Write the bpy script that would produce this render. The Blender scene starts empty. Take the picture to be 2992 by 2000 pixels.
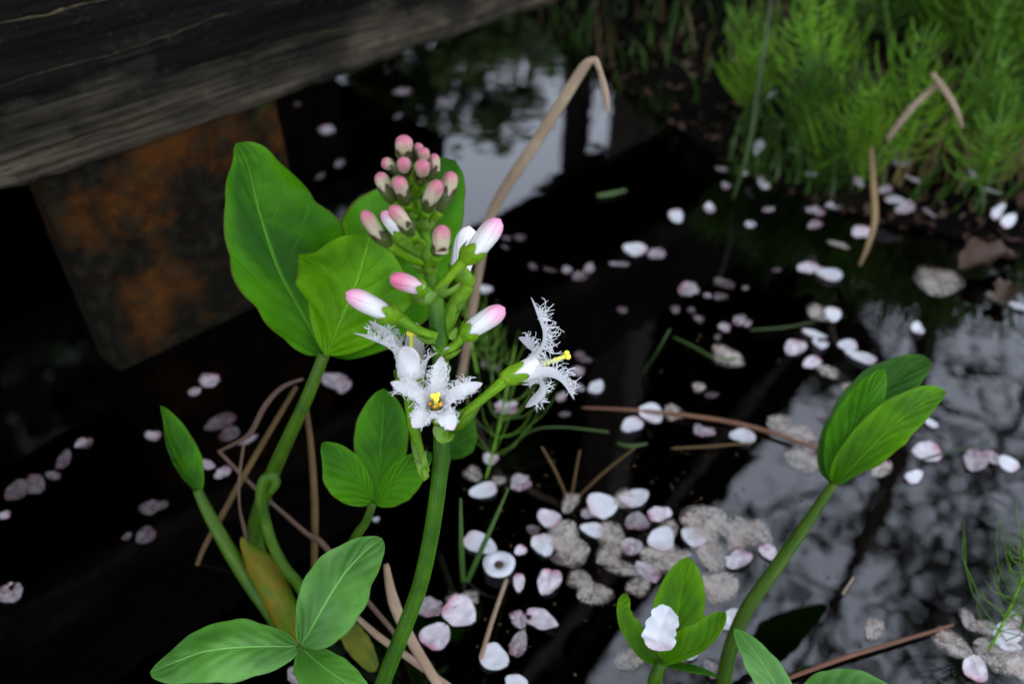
import bpy, math, random
from mathutils import Vector as V, noise as mnoise
R = math.radians
sc = bpy.context.scene
col = sc.collection
rnd = random.Random(7)

# ------------------------------------------------------------------ camera, world, sun, exposure
F, CX, CY, H, PITCH = 2500.0, 1496.0, 1000.0, 0.27, 41.0     # photo pixels, camera height above the water
cp, sp = math.cos(R(PITCH)), math.sin(R(PITCH))
FW, UP, RT, CAM = V((0, cp, -sp)), V((0, sp, cp)), V((1, 0, 0)), V((0, 0, H))
cam_d = bpy.data.cameras.new('camera'); cam = bpy.data.objects.new('camera', cam_d); col.objects.link(cam)
cam.location = CAM; cam.rotation_euler = (R(90 - PITCH), 0, 0)
cam_d.sensor_width = 23.5; cam_d.lens = F / 2992 * 23.5
cam_d.clip_start = 0.01; cam_d.clip_end = 500
cam_d.dof.use_dof = True; cam_d.dof.focus_distance = 0.225; cam_d.dof.aperture_fstop = 5.8
cam_d.dof.aperture_blades = 7
sc.camera = cam
SUN_EL, SUN_AZ = 56.0, 150.0         # azimuth from +Y towards +X: the sun stands behind the camera to the right
wld = bpy.data.worlds.new('World'); sc.world = wld; wld.use_nodes = True
nt = wld.node_tree; nt.nodes.clear()
wo = nt.nodes.new('ShaderNodeOutputWorld'); bg = nt.nodes.new('ShaderNodeBackground')
sky = nt.nodes.new('ShaderNodeTexSky'); sky.sky_type = 'NISHITA'; sky.sun_disc = False
sky.sun_elevation = R(SUN_EL); sky.sun_rotation = R(SUN_AZ); sky.air_density = 1.2; sky.dust_density = 3.0
hs = nt.nodes.new('ShaderNodeHueSaturation'); hs.inputs['Saturation'].default_value = 0.30
nt.links.new(sky.outputs[0], hs.inputs['Color'])
cl = nt.nodes.new('ShaderNodeTexNoise'); cl.inputs['Scale'].default_value = 2.2; cl.inputs['Detail'].default_value = 5
cr = nt.nodes.new('ShaderNodeMapRange'); cr.inputs['From Min'].default_value = .3; cr.inputs['From Max'].default_value = .7
cr.inputs['To Min'].default_value = .6; cr.inputs['To Max'].default_value = .8
nt.links.new(cl.outputs[0], cr.inputs[0])
mx = nt.nodes.new('ShaderNodeMix'); mx.data_type = 'RGBA'; mx.inputs[7].default_value = (6.6, 7.3, 8.9, 1)   # even cloud cover
nt.links.new(cr.outputs[0], mx.inputs[0]); nt.links.new(hs.outputs[0], mx.inputs[6]); nt.links.new(mx.outputs[2], bg.inputs['Color'])
bg.inputs['Strength'].default_value = 0.15
nt.links.new(bg.outputs[0], wo.inputs[0])
sd = bpy.data.lights.new('sun', 'SUN'); sun = bpy.data.objects.new('sun', sd); col.objects.link(sun)
sd.energy = 0.6; sd.angle = R(28); sd.color = (1, .97, .93)
sdir = V((math.sin(R(SUN_AZ)) * math.cos(R(SUN_EL)), math.cos(R(SUN_AZ)) * math.cos(R(SUN_EL)), math.sin(R(SUN_EL))))
sun.rotation_euler = sdir.to_track_quat('Z', 'Y').to_euler(); sun.location = sdir * 6
vs = sc.view_settings; vs.view_transform = 'Standard'; vs.look = 'None'; vs.gamma = 1; vs.use_curve_mapping = False
vs.exposure = 1.7
sc.cycles.use_denoising = True
sc.cycles.max_bounces = 8; sc.cycles.transparent_max_bounces = 12

def P(px, py, d): return CAM + (FW + RT * ((px - CX) / F) + UP * ((CY - py) / F)) * d
def W(px, py, z=0.0):
    dr = FW + RT * ((px - CX) / F) + UP * ((CY - py) / F)
    return CAM + dr * ((z - H) / dr.z)
def K(x, y, z): return RT * x + UP * y - FW * z           # right, up, towards the photographer
def dep(p): return (p - CAM).dot(FW)

# ------------------------------------------------------------------ node materials
class NT:
    def __init__(s, name):
        s.m = bpy.data.materials.new(name); s.m.use_nodes = True
        s.t = s.m.node_tree; s.t.nodes.clear()
        s.out = s.n('ShaderNodeOutputMaterial')
    def n(s, typ, **kw):
        nd = s.t.nodes.new(typ)
        for k, v in kw.items(): setattr(nd, k, v)
        return nd
    def set(s, inp, v):
        if v is None: return
        if isinstance(v, bpy.types.NodeSocket): s.t.links.new(v, inp)
        elif isinstance(v, (tuple, list)) and inp.type == 'RGBA' and len(v) == 3: inp.default_value = (*v, 1)
        else: inp.default_value = v
    def math(s, op, a, b=None, c=None, clamp=False):
        nd = s.n('ShaderNodeMath', operation=op, use_clamp=clamp)
        s.set(nd.inputs[0], a); s.set(nd.inputs[1], b); s.set(nd.inputs[2], c)
        return nd.outputs[0]
    def mix(s, f, a, b, mode='MIX'):
        nd = s.n('ShaderNodeMix', data_type='RGBA', blend_type=mode)
        s.set(nd.inputs[0], f); s.set(nd.inputs[6], a); s.set(nd.inputs[7], b)
        return nd.outputs[2]
    def ss(s, v, a, b, lo=0.0, hi=1.0):
        nd = s.n('ShaderNodeMapRange', interpolation_type='SMOOTHSTEP')
        s.set(nd.inputs[0], v); s.set(nd.inputs[1], a); s.set(nd.inputs[2], b); s.set(nd.inputs[3], lo); s.set(nd.inputs[4], hi)
        return nd.outputs[0]
    def noise(s, scale, detail=4, vec=None, rough=.55, dist=0):
        nd = s.n('ShaderNodeTexNoise'); s.set(nd.inputs['Vector'], vec)
        nd.inputs['Scale'].default_value = scale; nd.inputs['Detail'].default_value = detail
        nd.inputs['Roughness'].default_value = rough; nd.inputs['Distortion'].default_value = dist
        return nd.outputs[0]
    def obj(s): return s.n('ShaderNodeTexCoord').outputs['Object']
    def uv(s):
        u = s.n('ShaderNodeTexCoord').outputs['UV']; x = s.n('ShaderNodeSeparateXYZ'); s.set(x.inputs[0], u)
        return u, x.outputs[0], x.outputs[1]
    def mapv(s, vec, scale):
        nd = s.n('ShaderNodeMapping'); s.set(nd.inputs['Vector'], vec); nd.inputs['Scale'].default_value = scale
        return nd.outputs[0]
    def rand(s): return s.n('ShaderNodeObjectInfo').outputs['Random']
    def bump(s, h, strength=.3, dist=.001):
        nd = s.n('ShaderNodeBump'); s.set(nd.inputs['Height'], h)
        nd.inputs['Strength'].default_value = strength; nd.inputs['Distance'].default_value = dist
        return nd.outputs[0]
    def bsdf(s, colr, rough=.5, spec=.5, normal=None, sss=None, transl=None, tcol=None, alpha=None):
        b = s.n('ShaderNodeBsdfPrincipled')
        s.set(b.inputs['Base Color'], colr); s.set(b.inputs['Roughness'], rough); s.set(b.inputs['Specular IOR Level'], spec)
        if normal is not None: s.set(b.inputs['Normal'], normal)
        if sss:
            b.inputs['Subsurface Weight'].default_value = sss[0]; b.inputs['Subsurface Scale'].default_value = sss[1]
            b.inputs['Subsurface Radius'].default_value = (1, .8, .6)
        if alpha is not None: s.set(b.inputs['Alpha'], alpha)
        o = b.outputs[0]
        if transl:
            t = s.n('ShaderNodeBsdfTranslucent'); s.set(t.inputs[0], tcol if tcol is not None else colr)
            if normal is not None: s.set(t.inputs['Normal'], normal)
            mxs = s.n('ShaderNodeMixShader'); mxs.inputs[0].default_value = transl
            s.t.links.new(o, mxs.inputs[1]); s.t.links.new(t.outputs[0], mxs.inputs[2]); o = mxs.outputs[0]
        s.t.links.new(o, s.out.inputs['Surface'])
        return s.m

def leaf_mat(name, dark, light, edge, rough=.38, transl=.38, vein=.5, spec=.45, sec_=.30, relief=.9):
    s = NT(name); uvv, u, v = s.uv()
    a = s.math('ABSOLUTE', s.math('MULTIPLY', s.math('SUBTRACT', v, .5), 2))
    oc = s.obj()
    n1 = s.noise(38, 5, oc); n2 = s.noise(300, 3, oc)
    base = s.mix(s.ss(n1, .36, .64), tuple(c * .72 for c in dark), light)
    base = s.mix(s.ss(n2, .35, .75, 0, .25), base, tuple(c * .55 for c in dark))
    base = s.mix(s.ss(s.noise(170, 5, oc, .7), .66, .74, 0, .55), base, (dark[0] * 1.6 + .01, dark[1] * .55, .002))
    base = s.mix(s.math('MULTIPLY', s.ss(a, .55, .98), .35), base, tuple(min(1, c * 1.35) for c in light))
    mid = s.ss(a, .012, .055, 1, 0)
    ph = s.math('FRACT', s.math('MULTIPLY', s.math('SUBTRACT', s.math('ADD', u, s.math('MULTIPLY', s.noise(30, 2, oc), .22)), s.math('MULTIPLY', s.math('POWER', a, .7), .42)), 6.0))
    tri = s.math('ABSOLUTE', s.math('SUBTRACT', ph, .5))
    sec = s.math('MULTIPLY', s.ss(tri, .0, .07, 1, 0), s.ss(a, .75, .95, 1, 0))
    vv = s.math('MAXIMUM', s.math('MULTIPLY', mid, 1.0), s.math('MULTIPLY', sec, sec_))
    veinc = tuple(min(1, c * 1.55 + .02) for c in light)
    c = s.mix(s.math('MULTIPLY', vv, vein), base, veinc)
    c = s.mix(s.ss(s.math('ADD', a, s.math('MULTIPLY', s.math('SUBTRACT', n1, .5), .06)), .955, .99, 0, .75), c, edge)
    h = s.math('ADD', s.math('MULTIPLY', vv, -.6), s.math('ADD', s.math('MULTIPLY', s.ss(tri, 0, .5), .22), s.math('MULTIPLY', n2, .45)))
    tc = s.mix(.5, c, (light[0] * 1.7, light[1] * 1.6, light[2]))
    return s.bsdf(c, rough, spec, s.bump(h, relief, .0011), transl=transl, tcol=tc)

M = {}
M['leaf'] = leaf_mat('leaf green', (.014, .090, .0008), (.048, .190, .0012), (.06, .025, .006), rough=.5, spec=.12)
M['leaf_young'] = leaf_mat('young leaf', (.040, .148, .001), (.100, .275, .0015), (.08, .035, .006), rough=.5, spec=.12, transl=.45)
M['leaf_top'] = leaf_mat('leaf upper side', (.038, .155, .010), (.075, .235, .026), (.04, .07, .01), rough=.42, transl=.25, vein=.75, spec=.4, sec_=.08, relief=.45)
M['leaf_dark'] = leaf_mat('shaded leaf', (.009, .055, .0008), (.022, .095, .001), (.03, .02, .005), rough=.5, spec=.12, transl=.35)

def stalk_mat(name, c0, c1, rough=.42, tip=None, spec=.45):
    s = NT(name); uvv, u, v = s.uv(); oc = s.obj()
    n1 = s.noise(120, 4, oc); n2 = s.noise(1400, 2, oc)
    c = s.mix(s.ss(n1, .3, .7), c0, c1)
    c = s.mix(s.ss(n2, .5, .75, 0, .35), c, tuple(x * 1.5 for x in c1))
    st_ = s.noise(1, 3, s.mapv(uvv, (5, 16, 1))); c = s.mix(s.ss(st_, .42, .68, 0, .45), c, tuple(x * .5 for x in c0)); c = s.mix(s.ss(s.noise(500, 3, oc, .7), .68, .74, 0, .5), c, (c1[0] * 1.5, c1[1] * .7, c1[2]))
    if tip: c = s.mix(s.ss(s.math('ADD', u, s.math('MULTIPLY', s.math('SUBTRACT', n1, .5), .5)), tip[1], tip[2]), c, tip[0])
    h = s.math('ADD', s.math('ADD', n1, st_), s.math('MULTIPLY', n2, .4))
    return s.bsdf(c, rough, spec, s.bump(h, .5, .0006), sss=(.12, .0012))
M['stem'] = stalk_mat('flower stem', (.016, .062, .0006), (.036, .105, .0014), spec=.2, tip=((.058, .155, .0015), .55, .82))
M['petiole'] = stalk_mat('petiole', (.016, .054, .0006), (.040, .092, .0014), spec=.2)
M['petiole_red'] = stalk_mat('petiole with bronze flush', (.016, .052, .001), (.036, .072, .002), spec=.15)
M['pedicel'] = stalk_mat('pedicel', (.065, .170, .0015), (.105, .225, .003), spec=.15)
M['calyx'] = stalk_mat('calyx', (.080, .19, .0025), (.125, .25, .005), tip=((.060, .035, .010), .86, 1.05), spec=.15)
M['calyx_young'] = stalk_mat('young calyx', (.030, .055, .004), (.050, .080, .008), tip=((.040, .020, .010), .45, .9))
M['bract'] = stalk_mat('bract', (.060, .155, .002), (.10, .21, .004), tip=((.07, .05, .015), .75, 1.1))
M['sheath'] = stalk_mat('stalk sheath', (.030, .075, .001), (.125, .075, .001), rough=.45, spec=.12)
M['sheath_yellow'] = stalk_mat('yellowing sheath', (.035, .060, .001), (.085, .085, .002), spec=.12)

def bud_mat(name, base, tip, lo, hi):
    s = NT(name); uvv, u, v = s.uv(); oc = s.obj()
    n = s.noise(260, 3, oc)
    f = s.ss(s.math('ADD', u, s.math('MULTIPLY', s.math('SUBTRACT', n, .5), .35)), lo, hi)
    rid = s.math('ABSOLUTE', s.math('SUBTRACT', s.math('FRACT', s.math('ADD', s.math('MULTIPLY', v, 5), s.math('MULTIPLY', u, .7))), .5))
    c = s.mix(f, base, tip)
    c = s.mix(s.math('MULTIPLY', s.ss(rid, .0, .10, 1, 0), s.ss(u, .3, .8, 0, .45)), c, tuple(x * .7 for x in tip))
    h = s.math('ADD', s.ss(rid, 0, .12), s.math('MULTIPLY', s.noise(2600, 2, oc), .25))
    return s.bsdf(c, .48, .4, s.bump(h, .4, .0004), sss=(.25, .0016))
M['bud'] = bud_mat('bud white to pink', (0.53, 0.53, 0.52), (0.577, 0.211, 0.343), .42, 1.0)
M['bud_pink'] = bud_mat('bud pink', (0.532, 0.434, 0.462), (0.462, 0.105, 0.189), .10, .85)
M['bud_young'] = bud_mat('young bud', (0.347, 0.310, 0.198), (0.335, 0.093, 0.136), .40, .98)
M['bud_white'] = bud_mat('white bud', (0.655, 0.647, 0.655), (0.663, 0.562, 0.593), .7, 1.05)

s = NT('flower petal'); uvv, u, v = s.uv(); oc = s.obj()
n = s.noise(200, 3, oc)
c = s.mix(s.ss(s.math('ADD', u, s.math('MULTIPLY', s.math('SUBTRACT', n, .5), .3)), .70, 1.0, 0, .55), (.70, .70, .71), (.62, .42, .55))
gr = s.noise(1, 2, s.mapv(uvv, (3, 45, 1)))
M['petal'] = s.bsdf(c, .5, .35, s.bump(s.math('ADD', gr, s.math('MULTIPLY', s.noise(2500, 2, oc), .3)), .25, .0003), transl=.38)
s = NT('corolla tube'); uvv, u, v = s.uv(); oc = s.obj()
c = s.mix(s.ss(u, 0, .6), (.56, .63, .42), (.70, .70, .70))
M['tube'] = s.bsdf(c, .5, .35, s.bump(s.noise(2200, 2, oc), .25, .0003), transl=.25)
s = NT('petal fringe'); M['fringe'] = s.bsdf((.90, .90, .92), .5, .35, transl=.45)
s = NT('style'); uvv, u, v = s.uv(); M['style'] = s.bsdf(s.mix(s.ss(u, .1, .9), (.45, .60, .10), (.62, .62, .08)), .4, .4, sss=(.2, .001))
s = NT('stigma'); M['stigma'] = s.bsdf(s.mix(s.noise(900, 2, s.obj()), (.62, .60, .03), (.80, .74, .06)), .45)
s = NT('anther'); M['anther'] = s.bsdf(s.mix(s.ss(s.noise(700, 2, s.obj()), .42, .58), (.06, .015, .006), (.70, .32, .01)), .6)

def dry_mat(name, c0, c1, c2):
    s = NT(name); uvv, u, v = s.uv(); oc = s.obj()
    n = s.noise(60, 5, oc); g = s.noise(1, 3, s.mapv(uvv, (2, 14, 1)))
    c = s.mix(s.ss(n, .3, .7), c0, c1); c = s.mix(s.ss(g, .5, .75, 0, .8), c, c2)
    return s.bsdf(c, .65, .3, s.bump(s.math('ADD', n, g), .5, .0005))
M['reed'] = dry_mat('dry reed', (0.1500, 0.1050, 0.0650), (0.2100, 0.1600, 0.1050), (0.0950, 0.0600, 0.0325))
M['straw'] = dry_mat('dry straw', (.055, .030, .007), (.085, .050, .013), (.025, .013, .004))
M['straw_pale'] = dry_mat('pale straw', (0.2000, 0.1350, 0.0850), (0.2600, 0.1900, 0.1300), (0.1200, 0.0700, 0.0400))
M['twig'] = dry_mat('twig', (0.0672, 0.0378, 0.0252), (0.1008, 0.0588, 0.0399), (0.0252, 0.0147, 0.0105))
M['twig_red'] = dry_mat('reddish twig', (0.0990, 0.0383, 0.0203), (0.1350, 0.0630, 0.0338), (0.0450, 0.0180, 0.0090))
M['deadleaf'] = dry_mat('dead leaf', (0.0308, 0.0135, 0.0058), (0.0481, 0.0240, 0.0116), (0.0096, 0.0048, 0.0029))
s = NT('horsetail'); oc = s.obj(); rn = s.rand()
c = s.mix(s.ss(s.noise(14, 3, oc), .3, .7), (.085, .235, .006), (.20, .42, .016)); c = s.mix(s.math('POWER', rn, 1.5), c, (.016, .060, .003))
M['horsetail'] = s.bsdf(c, .5, .4, transl=.25)
s = NT('grass blade'); oc = s.obj(); M['grass'] = s.bsdf(s.mix(s.ss(s.noise(20, 3, oc), .3, .7), (0.0225, 0.0650, 0.0050), (0.0500, 0.1100, 0.0100)), .45, .4, transl=.3)
s = NT('dim green blade'); oc = s.obj(); M['grass_dim'] = s.bsdf(s.mix(s.ss(s.noise(25, 3, oc), .3, .7), (0.0110, 0.0300, 0.0020), (0.0275, 0.0575, 0.0050)), .5, .3, transl=.2)
s = NT('dry grass'); oc = s.obj(); M['drygrass'] = s.bsdf(s.mix(s.ss(s.noise(30, 3, oc), .3, .7), (0.0800, 0.0500, 0.0175), (0.1400, 0.0950, 0.0375)), .6, .3)

def floating_mat(name, c0, c1, lo, hi, spots=0.0, spotc=(.35, .25, .15), alpha=None, dirt=.3):
    s = NT(name); uvv, u, v = s.uv(); oc = s.obj(); rn = s.rand()
    n = s.noise(3.2, 4, oc); n2 = s.noise(14, 4, oc)
    f = s.ss(s.math('ADD', u, s.math('MULTIPLY', s.math('SUBTRACT', n, .5), .5)), lo, hi)
    c = s.mix(f, c1, c0)
    c = s.mix(s.math('MULTIPLY', s.ss(n2, .52, .72), spots), c, spotc)
    c = s.mix(s.math('MULTIPLY', rn, dirt), c, tuple(x * .55 for x in c0))
    gr = s.noise(1, 2, s.mapv(uvv, (2, 26, 1)))
    al = None
    if alpha:
        ax_ = s.math('ABSOLUTE', s.math('MULTIPLY', s.math('SUBTRACT', v, .5), 2)); ed = s.math('MAXIMUM', s.math('POWER', ax_, 4), s.math('POWER', s.math('ABSOLUTE', s.math('MULTIPLY', s.math('SUBTRACT', u, .5), 2)), 6))
        al = s.ss(s.math('SUBTRACT', s.math('ADD', s.math('MULTIPLY', n, .5), s.math('MULTIPLY', s.noise(24, 3, oc), .5)), s.math('MULTIPLY', ed, .16 if alpha[0] < .3 else .04)), .36, .56, alpha[0], alpha[1])
    return s.bsdf(c, .45, .45, s.bump(gr, .5, .0004), transl=.25, alpha=al) if not alpha else s.bsdf(c, .4, .5, s.bump(n2, .15, .0002), alpha=al)
M['p_white'] = floating_mat('white petal', (0.545, 0.560, 0.600), (0.518, 0.396, 0.446), -.05, .35, .12)
M['p_pink'] = floating_mat('pink petal', (.45, .41, .45), (.36, .15, .22), -.05, .30, .3, alpha=(.72, 1.0))
M['p_mauve'] = floating_mat('mauve petal', (.27, .235, .26), (.23, .12, .16), .0, .5, .5, alpha=(.35, .95), dirt=.5)
M['p_wilt'] = floating_mat('wilted petal', (.40, .365, .325), (.36, .27, .24), .0, .6, .35, (.20, .16, .12), alpha=(.06, .68), dirt=.5)
M['p_dark'] = floating_mat('shade-tinted petal', (.10, .083, .09), (.085, .043, .055), .0, .7, .6, (.04, .025, .02), alpha=(.3, .9), dirt=.6)  # low light and dark water over these petals are put into their colour

# weathered timber (object X runs along the grain)
s = NT('dark weathered timber'); oc = s.obj(); sx = s.n('ShaderNodeSeparateXYZ'); s.set(sx.inputs[0], oc)
g1 = s.noise(1, 6, s.mapv(oc, (6, 90, 90)), .65); g2 = s.noise(1, 6, s.mapv(oc, (14, 520, 520)), .7); bl = s.noise(26, 5, oc, .65); sp_ = s.noise(560, 4, oc, .75)
c = s.mix(s.ss(s.math('ADD', s.math('MULTIPLY', g1, .5), s.math('MULTIPLY', g2, .5)), .40, .60), (.0010, .0010, .0010), (.0062, .0055, .0050))
c = s.mix(s.ss(s.math('MULTIPLY', g2, s.ss(bl, .40, .60)), .34, .50, 0, .5), c, (.018, .0155, .011))
wz = s.math('ADD', sx.outputs[2], s.math('MULTIPLY', s.math('SUBTRACT', s.noise(1, 5, s.mapv(oc, (16, 60, 60))), .5), .055))
low = s.ss(wz, -.050, -.020, 1, 0)
c = s.mix(s.math('MULTIPLY', low, s.ss(bl, .30, .62, .25, .95)), c, s.mix(s.ss(g2, .35, .65), (.018, .0145, .0085), (.105, .090, .063)))
c = s.mix(s.math('MULTIPLY', s.ss(s.noise(60, 3, oc), .66, .72), low), c, (.10, .040, .014))
c = s.mix(s.ss(sp_, .64, .70, 0, .7), c, (.075, .068, .058))
c = s.mix(s.math('MULTIPLY', s.ss(s.noise(95, 4, oc, .65), .71, .74), .9), c, (.20, .175, .11))
ck = s.math('ABSOLUTE', s.math('SUBTRACT', s.math('FRACT', s.math('MULTIPLY', s.math('ADD', sx.outputs[2], s.math('MULTIPLY', s.math('SUBTRACT', s.noise(1, 4, s.mapv(oc, (7, 25, 25))), .5), .022)), 58)), .5))
ckm = s.math('MULTIPLY', s.ss(ck, .0, .030, 1, 0), s.ss(s.noise(1, 3, s.mapv(oc, (14, 70, 70))), .42, .50))
c = s.mix(s.math('MULTIPLY', ckm, s.ss(s.noise(300, 2, oc), .35, .6, .3, .8)), c, (.11, .09, .045))
h = s.math('ADD', s.math('ADD', g1, s.math('MULTIPLY', g2, .5)), s.math('SUBTRACT', s.math('MULTIPLY', sp_, .5), s.math('MULTIPLY', ckm, 1.2)))
M['timber'] = s.bsdf(c, .8, .05, s.bump(h, 1.0, .0022))
s = NT('rusty stained post'); oc = s.obj()
a = s.noise(22, 6, oc, .65); b = s.noise(150, 5, oc, .7); g = s.noise(1, 4, s.mapv(oc, (160, 160, 14)))
c = s.mix(s.ss(a, .44, .66), (.0024, .0022, .0013), (.050, .0165, .0020)); c = s.mix(s.ss(b, .45, .68, 0, .8), c, (.012, .010, .005))
c = s.mix(s.ss(s.noise(30, 4, oc, .6), .60, .72, 0, .7), c, (.016, .026, .004)); c = s.mix(s.ss(b, .74, .80), c, (.07, .055, .035))
M['post'] = s.bsdf(c, .9, .06, s.bump(s.math('ADD', s.math('ADD', a, b), g), .8, .0025))
s = NT('shelter timber'); oc = s.obj(); M['shelter'] = s.bsdf(s.mix(s.noise(1, 4, s.mapv(oc, (2, 20, 20))), (.035, .026, .02), (.075, .055, .04)), .7, .3)
s = NT('mud'); oc = s.obj()
a = s.noise(9, 6, oc, .65); b = s.noise(120, 5, oc, .65)
c = s.mix(s.ss(a, .35, .65), (.0012, .0010, .0008), (.0042, .0031, .0021)); c = s.mix(s.ss(b, .55, .75, 0, .6), c, (.014, .0095, .0055))
c = s.mix(s.ss(s.noise(5, 5, oc, .6), .52, .66, 0, .6), c, (.010, .022, .004))
M['mud'] = s.bsdf(c, .9, .05, s.bump(s.math('ADD', a, s.math('MULTIPLY', b, .5)), .8, .01))
s = NT('bark'); oc = s.obj(); M['bark'] = s.bsdf(s.mix(s.noise(1, 5, s.mapv(oc, (25, 25, 5))), (.03, .022, .016), (.09, .07, .052)), .85, .2)
s = NT('tree leaf'); oc = s.obj(); M['treeleaf'] = s.bsdf(s.mix(s.noise(2.5, 3, oc), (.035, .075, .010), (.09, .16, .02)), .5, .4, transl=.3)
s = NT('evergreen leaf'); oc = s.obj(); M['evergreen'] = s.bsdf(s.mix(s.noise(2.5, 3, oc), (.012, .028, .007), (.035, .06, .014)), .5, .4, transl=.1)

# water: a dark tea-brown pond, the surface mirrors, the rest passes into stained water
s = NT('pond water'); oc = s.obj()
hgt = s.math('ADD', s.noise(16, 3, oc), s.math('MULTIPLY', s.noise(70, 2, oc), .12))
nb = s.bump(hgt, .05, .004)
fr = s.n('ShaderNodeFresnel'); fr.inputs['IOR'].default_value = 1.62; s.set(fr.inputs['Normal'], nb)
gl = s.n('ShaderNodeBsdfGlossy'); gl.inputs['Roughness'].default_value = .02; s.set(gl.inputs['Normal'], nb)
tr = s.n('ShaderNodeBsdfTransparent'); tr.inputs[0].default_value = (.26, .175, .11, 1)
ms = s.n('ShaderNodeMixShader'); s.t.links.new(fr.outputs[0], ms.inputs[0]); s.t.links.new(tr.outputs[0], ms.inputs[1]); s.t.links.new(gl.outputs[0], ms.inputs[2])
s.t.links.new(ms.outputs[0], s.out.inputs['Surface']); M['water'] = s.m

# ------------------------------------------------------------------ mesh helpers
class MB:
    def __init__(s): s.v = []; s.f = []; s.uv = []
    def add(s, vs_, fs, uvs):
        o = len(s.v); s.v += [tuple(p) for p in vs_]; s.f += [tuple(i + o for i in f) for f in fs]; s.uv += uvs
    def grid(s, rows, uvs, closed=False):
        n = len(rows[0]); vv = [p for r in rows for p in r]; uu = [q for r in uvs for q in r]; fs = []
        for i in range(len(rows) - 1):
            for j in range(n if closed else n - 1):
                k = (j + 1) % n
                fs.append((i * n + j, i * n + k, (i + 1) * n + k, (i + 1) * n + j))
        s.add(vv, fs, uu)
    def tube(s, pts, radii, sides=8, flat=1.0, fdir=None, caps=True):
        n = len(pts)
        if not isinstance(radii, (list, tuple)): radii = [radii] * n
        elif len(radii) == 2 and n != 2: radii = [radii[0] + (radii[1] - radii[0]) * i / (n - 1) for i in range(n)]
        elif len(radii) != n:
            m = len(radii); rr = []
            for i in range(n):
                x = i / (n - 1) * (m - 1); k = min(int(x), m - 2); rr.append(radii[k] + (radii[k + 1] - radii[k]) * (x - k))
            radii = rr
        rows = []; uvs = []
        t0 = (pts[1] - pts[0]).normalized()
        up = fdir if fdir is not None else (V((0, 0, 1)) if abs(t0.z) < .9 else V((1, 0, 0)))
        a = (up - t0 * up.dot(t0)).normalized()
        for i in range(n):
            t = (pts[min(i + 1, n - 1)] - pts[max(i - 1, 0)])
            t = t.normalized() if t.length > 1e-9 else t0
            a = (a - t * a.dot(t)).normalized(); b = t.cross(a)
            rows.append([pts[i] + (a * math.cos(2 * math.pi * k / sides) * flat + b * math.sin(2 * math.pi * k / sides)) * radii[i] for k in range(sides)])
            uvs.append([(i / (n - 1), k / sides) for k in range(sides)])
        if caps:
            rows = [[pts[0]] * sides] + rows + [[pts[-1] + (pts[-1] - pts[-2]).normalized() * radii[-1] * .6] * sides]
            uvs = [[(0, .5)] * sides] + uvs + [[(1, .5)] * sides]
        s.grid(rows, uvs, True)
    def ball(s, c, r, n=8, squash=V((1, 1, 1))):
        rows = []; uvs = []
        for i in range(n + 1):
            th = math.pi * i / n
            rows.append([c + V((r * squash.x * math.sin(th) * math.cos(2 * math.pi * k / (n + 2)), r * squash.y * math.sin(th) * math.sin(2 * math.pi * k / (n + 2)), r * squash.z * math.cos(th))) for k in range(n + 2)])
            uvs.append([(i / n, k / (n + 2)) for k in range(n + 2)])
        s.grid(rows, uvs, True)
    def box(s, c, ex, ey, ez):          # half-extent vectors
        vv = [c + ex * i + ey * j + ez * k for i in (-1, 1) for j in (-1, 1) for k in (-1, 1)]
        s.add(vv, [(0, 1, 3, 2), (4, 6, 7, 5), (0, 4, 5, 1), (2, 3, 7, 6), (0, 2, 6, 4), (1, 5, 7, 3)], [(0, 0)] * 8)
    def mesh(s, name, mat, origin=V((0, 0, 0)), smooth=True):
        me = bpy.data.meshes.new(name)
        me.from_pydata([(p[0] - origin.x, p[1] - origin.y, p[2] - origin.z) for p in s.v], [], s.f)
        ul = me.uv_layers.new(name='UVMap')
        li = [0] * len(me.loops); me.loops.foreach_get('vertex_index', li)
        fl = [0.0] * (2 * len(li))
        for i, k in enumerate(li): fl[2 * i], fl[2 * i + 1] = s.uv[k]
        ul.data.foreach_set('uv', fl)
        me.materials.append(M[mat]); me.validate(clean_customdata=False)
        if smooth: me.polygons.foreach_set('use_smooth', [True] * len(me.polygons))
        me.update()
        return me
    def build(s, name, mat, parent=None, root=None, smooth=True, origin=None):
        o0 = root.location.copy() if root is not None else (origin if origin is not None else V((0, 0, 0)))
        o = bpy.data.objects.new(name, s.mesh(name, mat, o0, smooth)); col.objects.link(o)
        if parent is not None: o.parent = parent
        elif origin is not None: o.location = origin
        return o
def tag(o, label=None, cat=None, group=None, kind=None):
    if label: o['label'] = label
    if cat: o['category'] = cat
    if group: o['group'] = group
    if kind: o['kind'] = kind
    return o
def thing(name, loc, label, cat, group=None):
    o = bpy.data.objects.new(name, None); o.empty_display_size = .01; o.location = loc; col.objects.link(o)
    return tag(o, label, cat, group)
def smooth(pts, n=6):
    out = []; m = len(pts)
    for i in range(m - 1):
        p0, p1, p2, p3 = pts[max(i - 1, 0)], pts[i], pts[i + 1], pts[min(i + 2, m - 1)]
        for k in range(n):
            t = k / n
            out.append(.5 * ((2 * p1) + (p2 - p0) * t + (2 * p0 - 5 * p1 + 4 * p2 - p3) * t * t + (3 * p1 - p0 - 3 * p2 + p3) * t ** 3))
    out.append(pts[-1].copy()); return out
def PP(lst, n=6): return smooth([P(*q) for q in lst], n)
def px2m(px, d): return px * d / F

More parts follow.
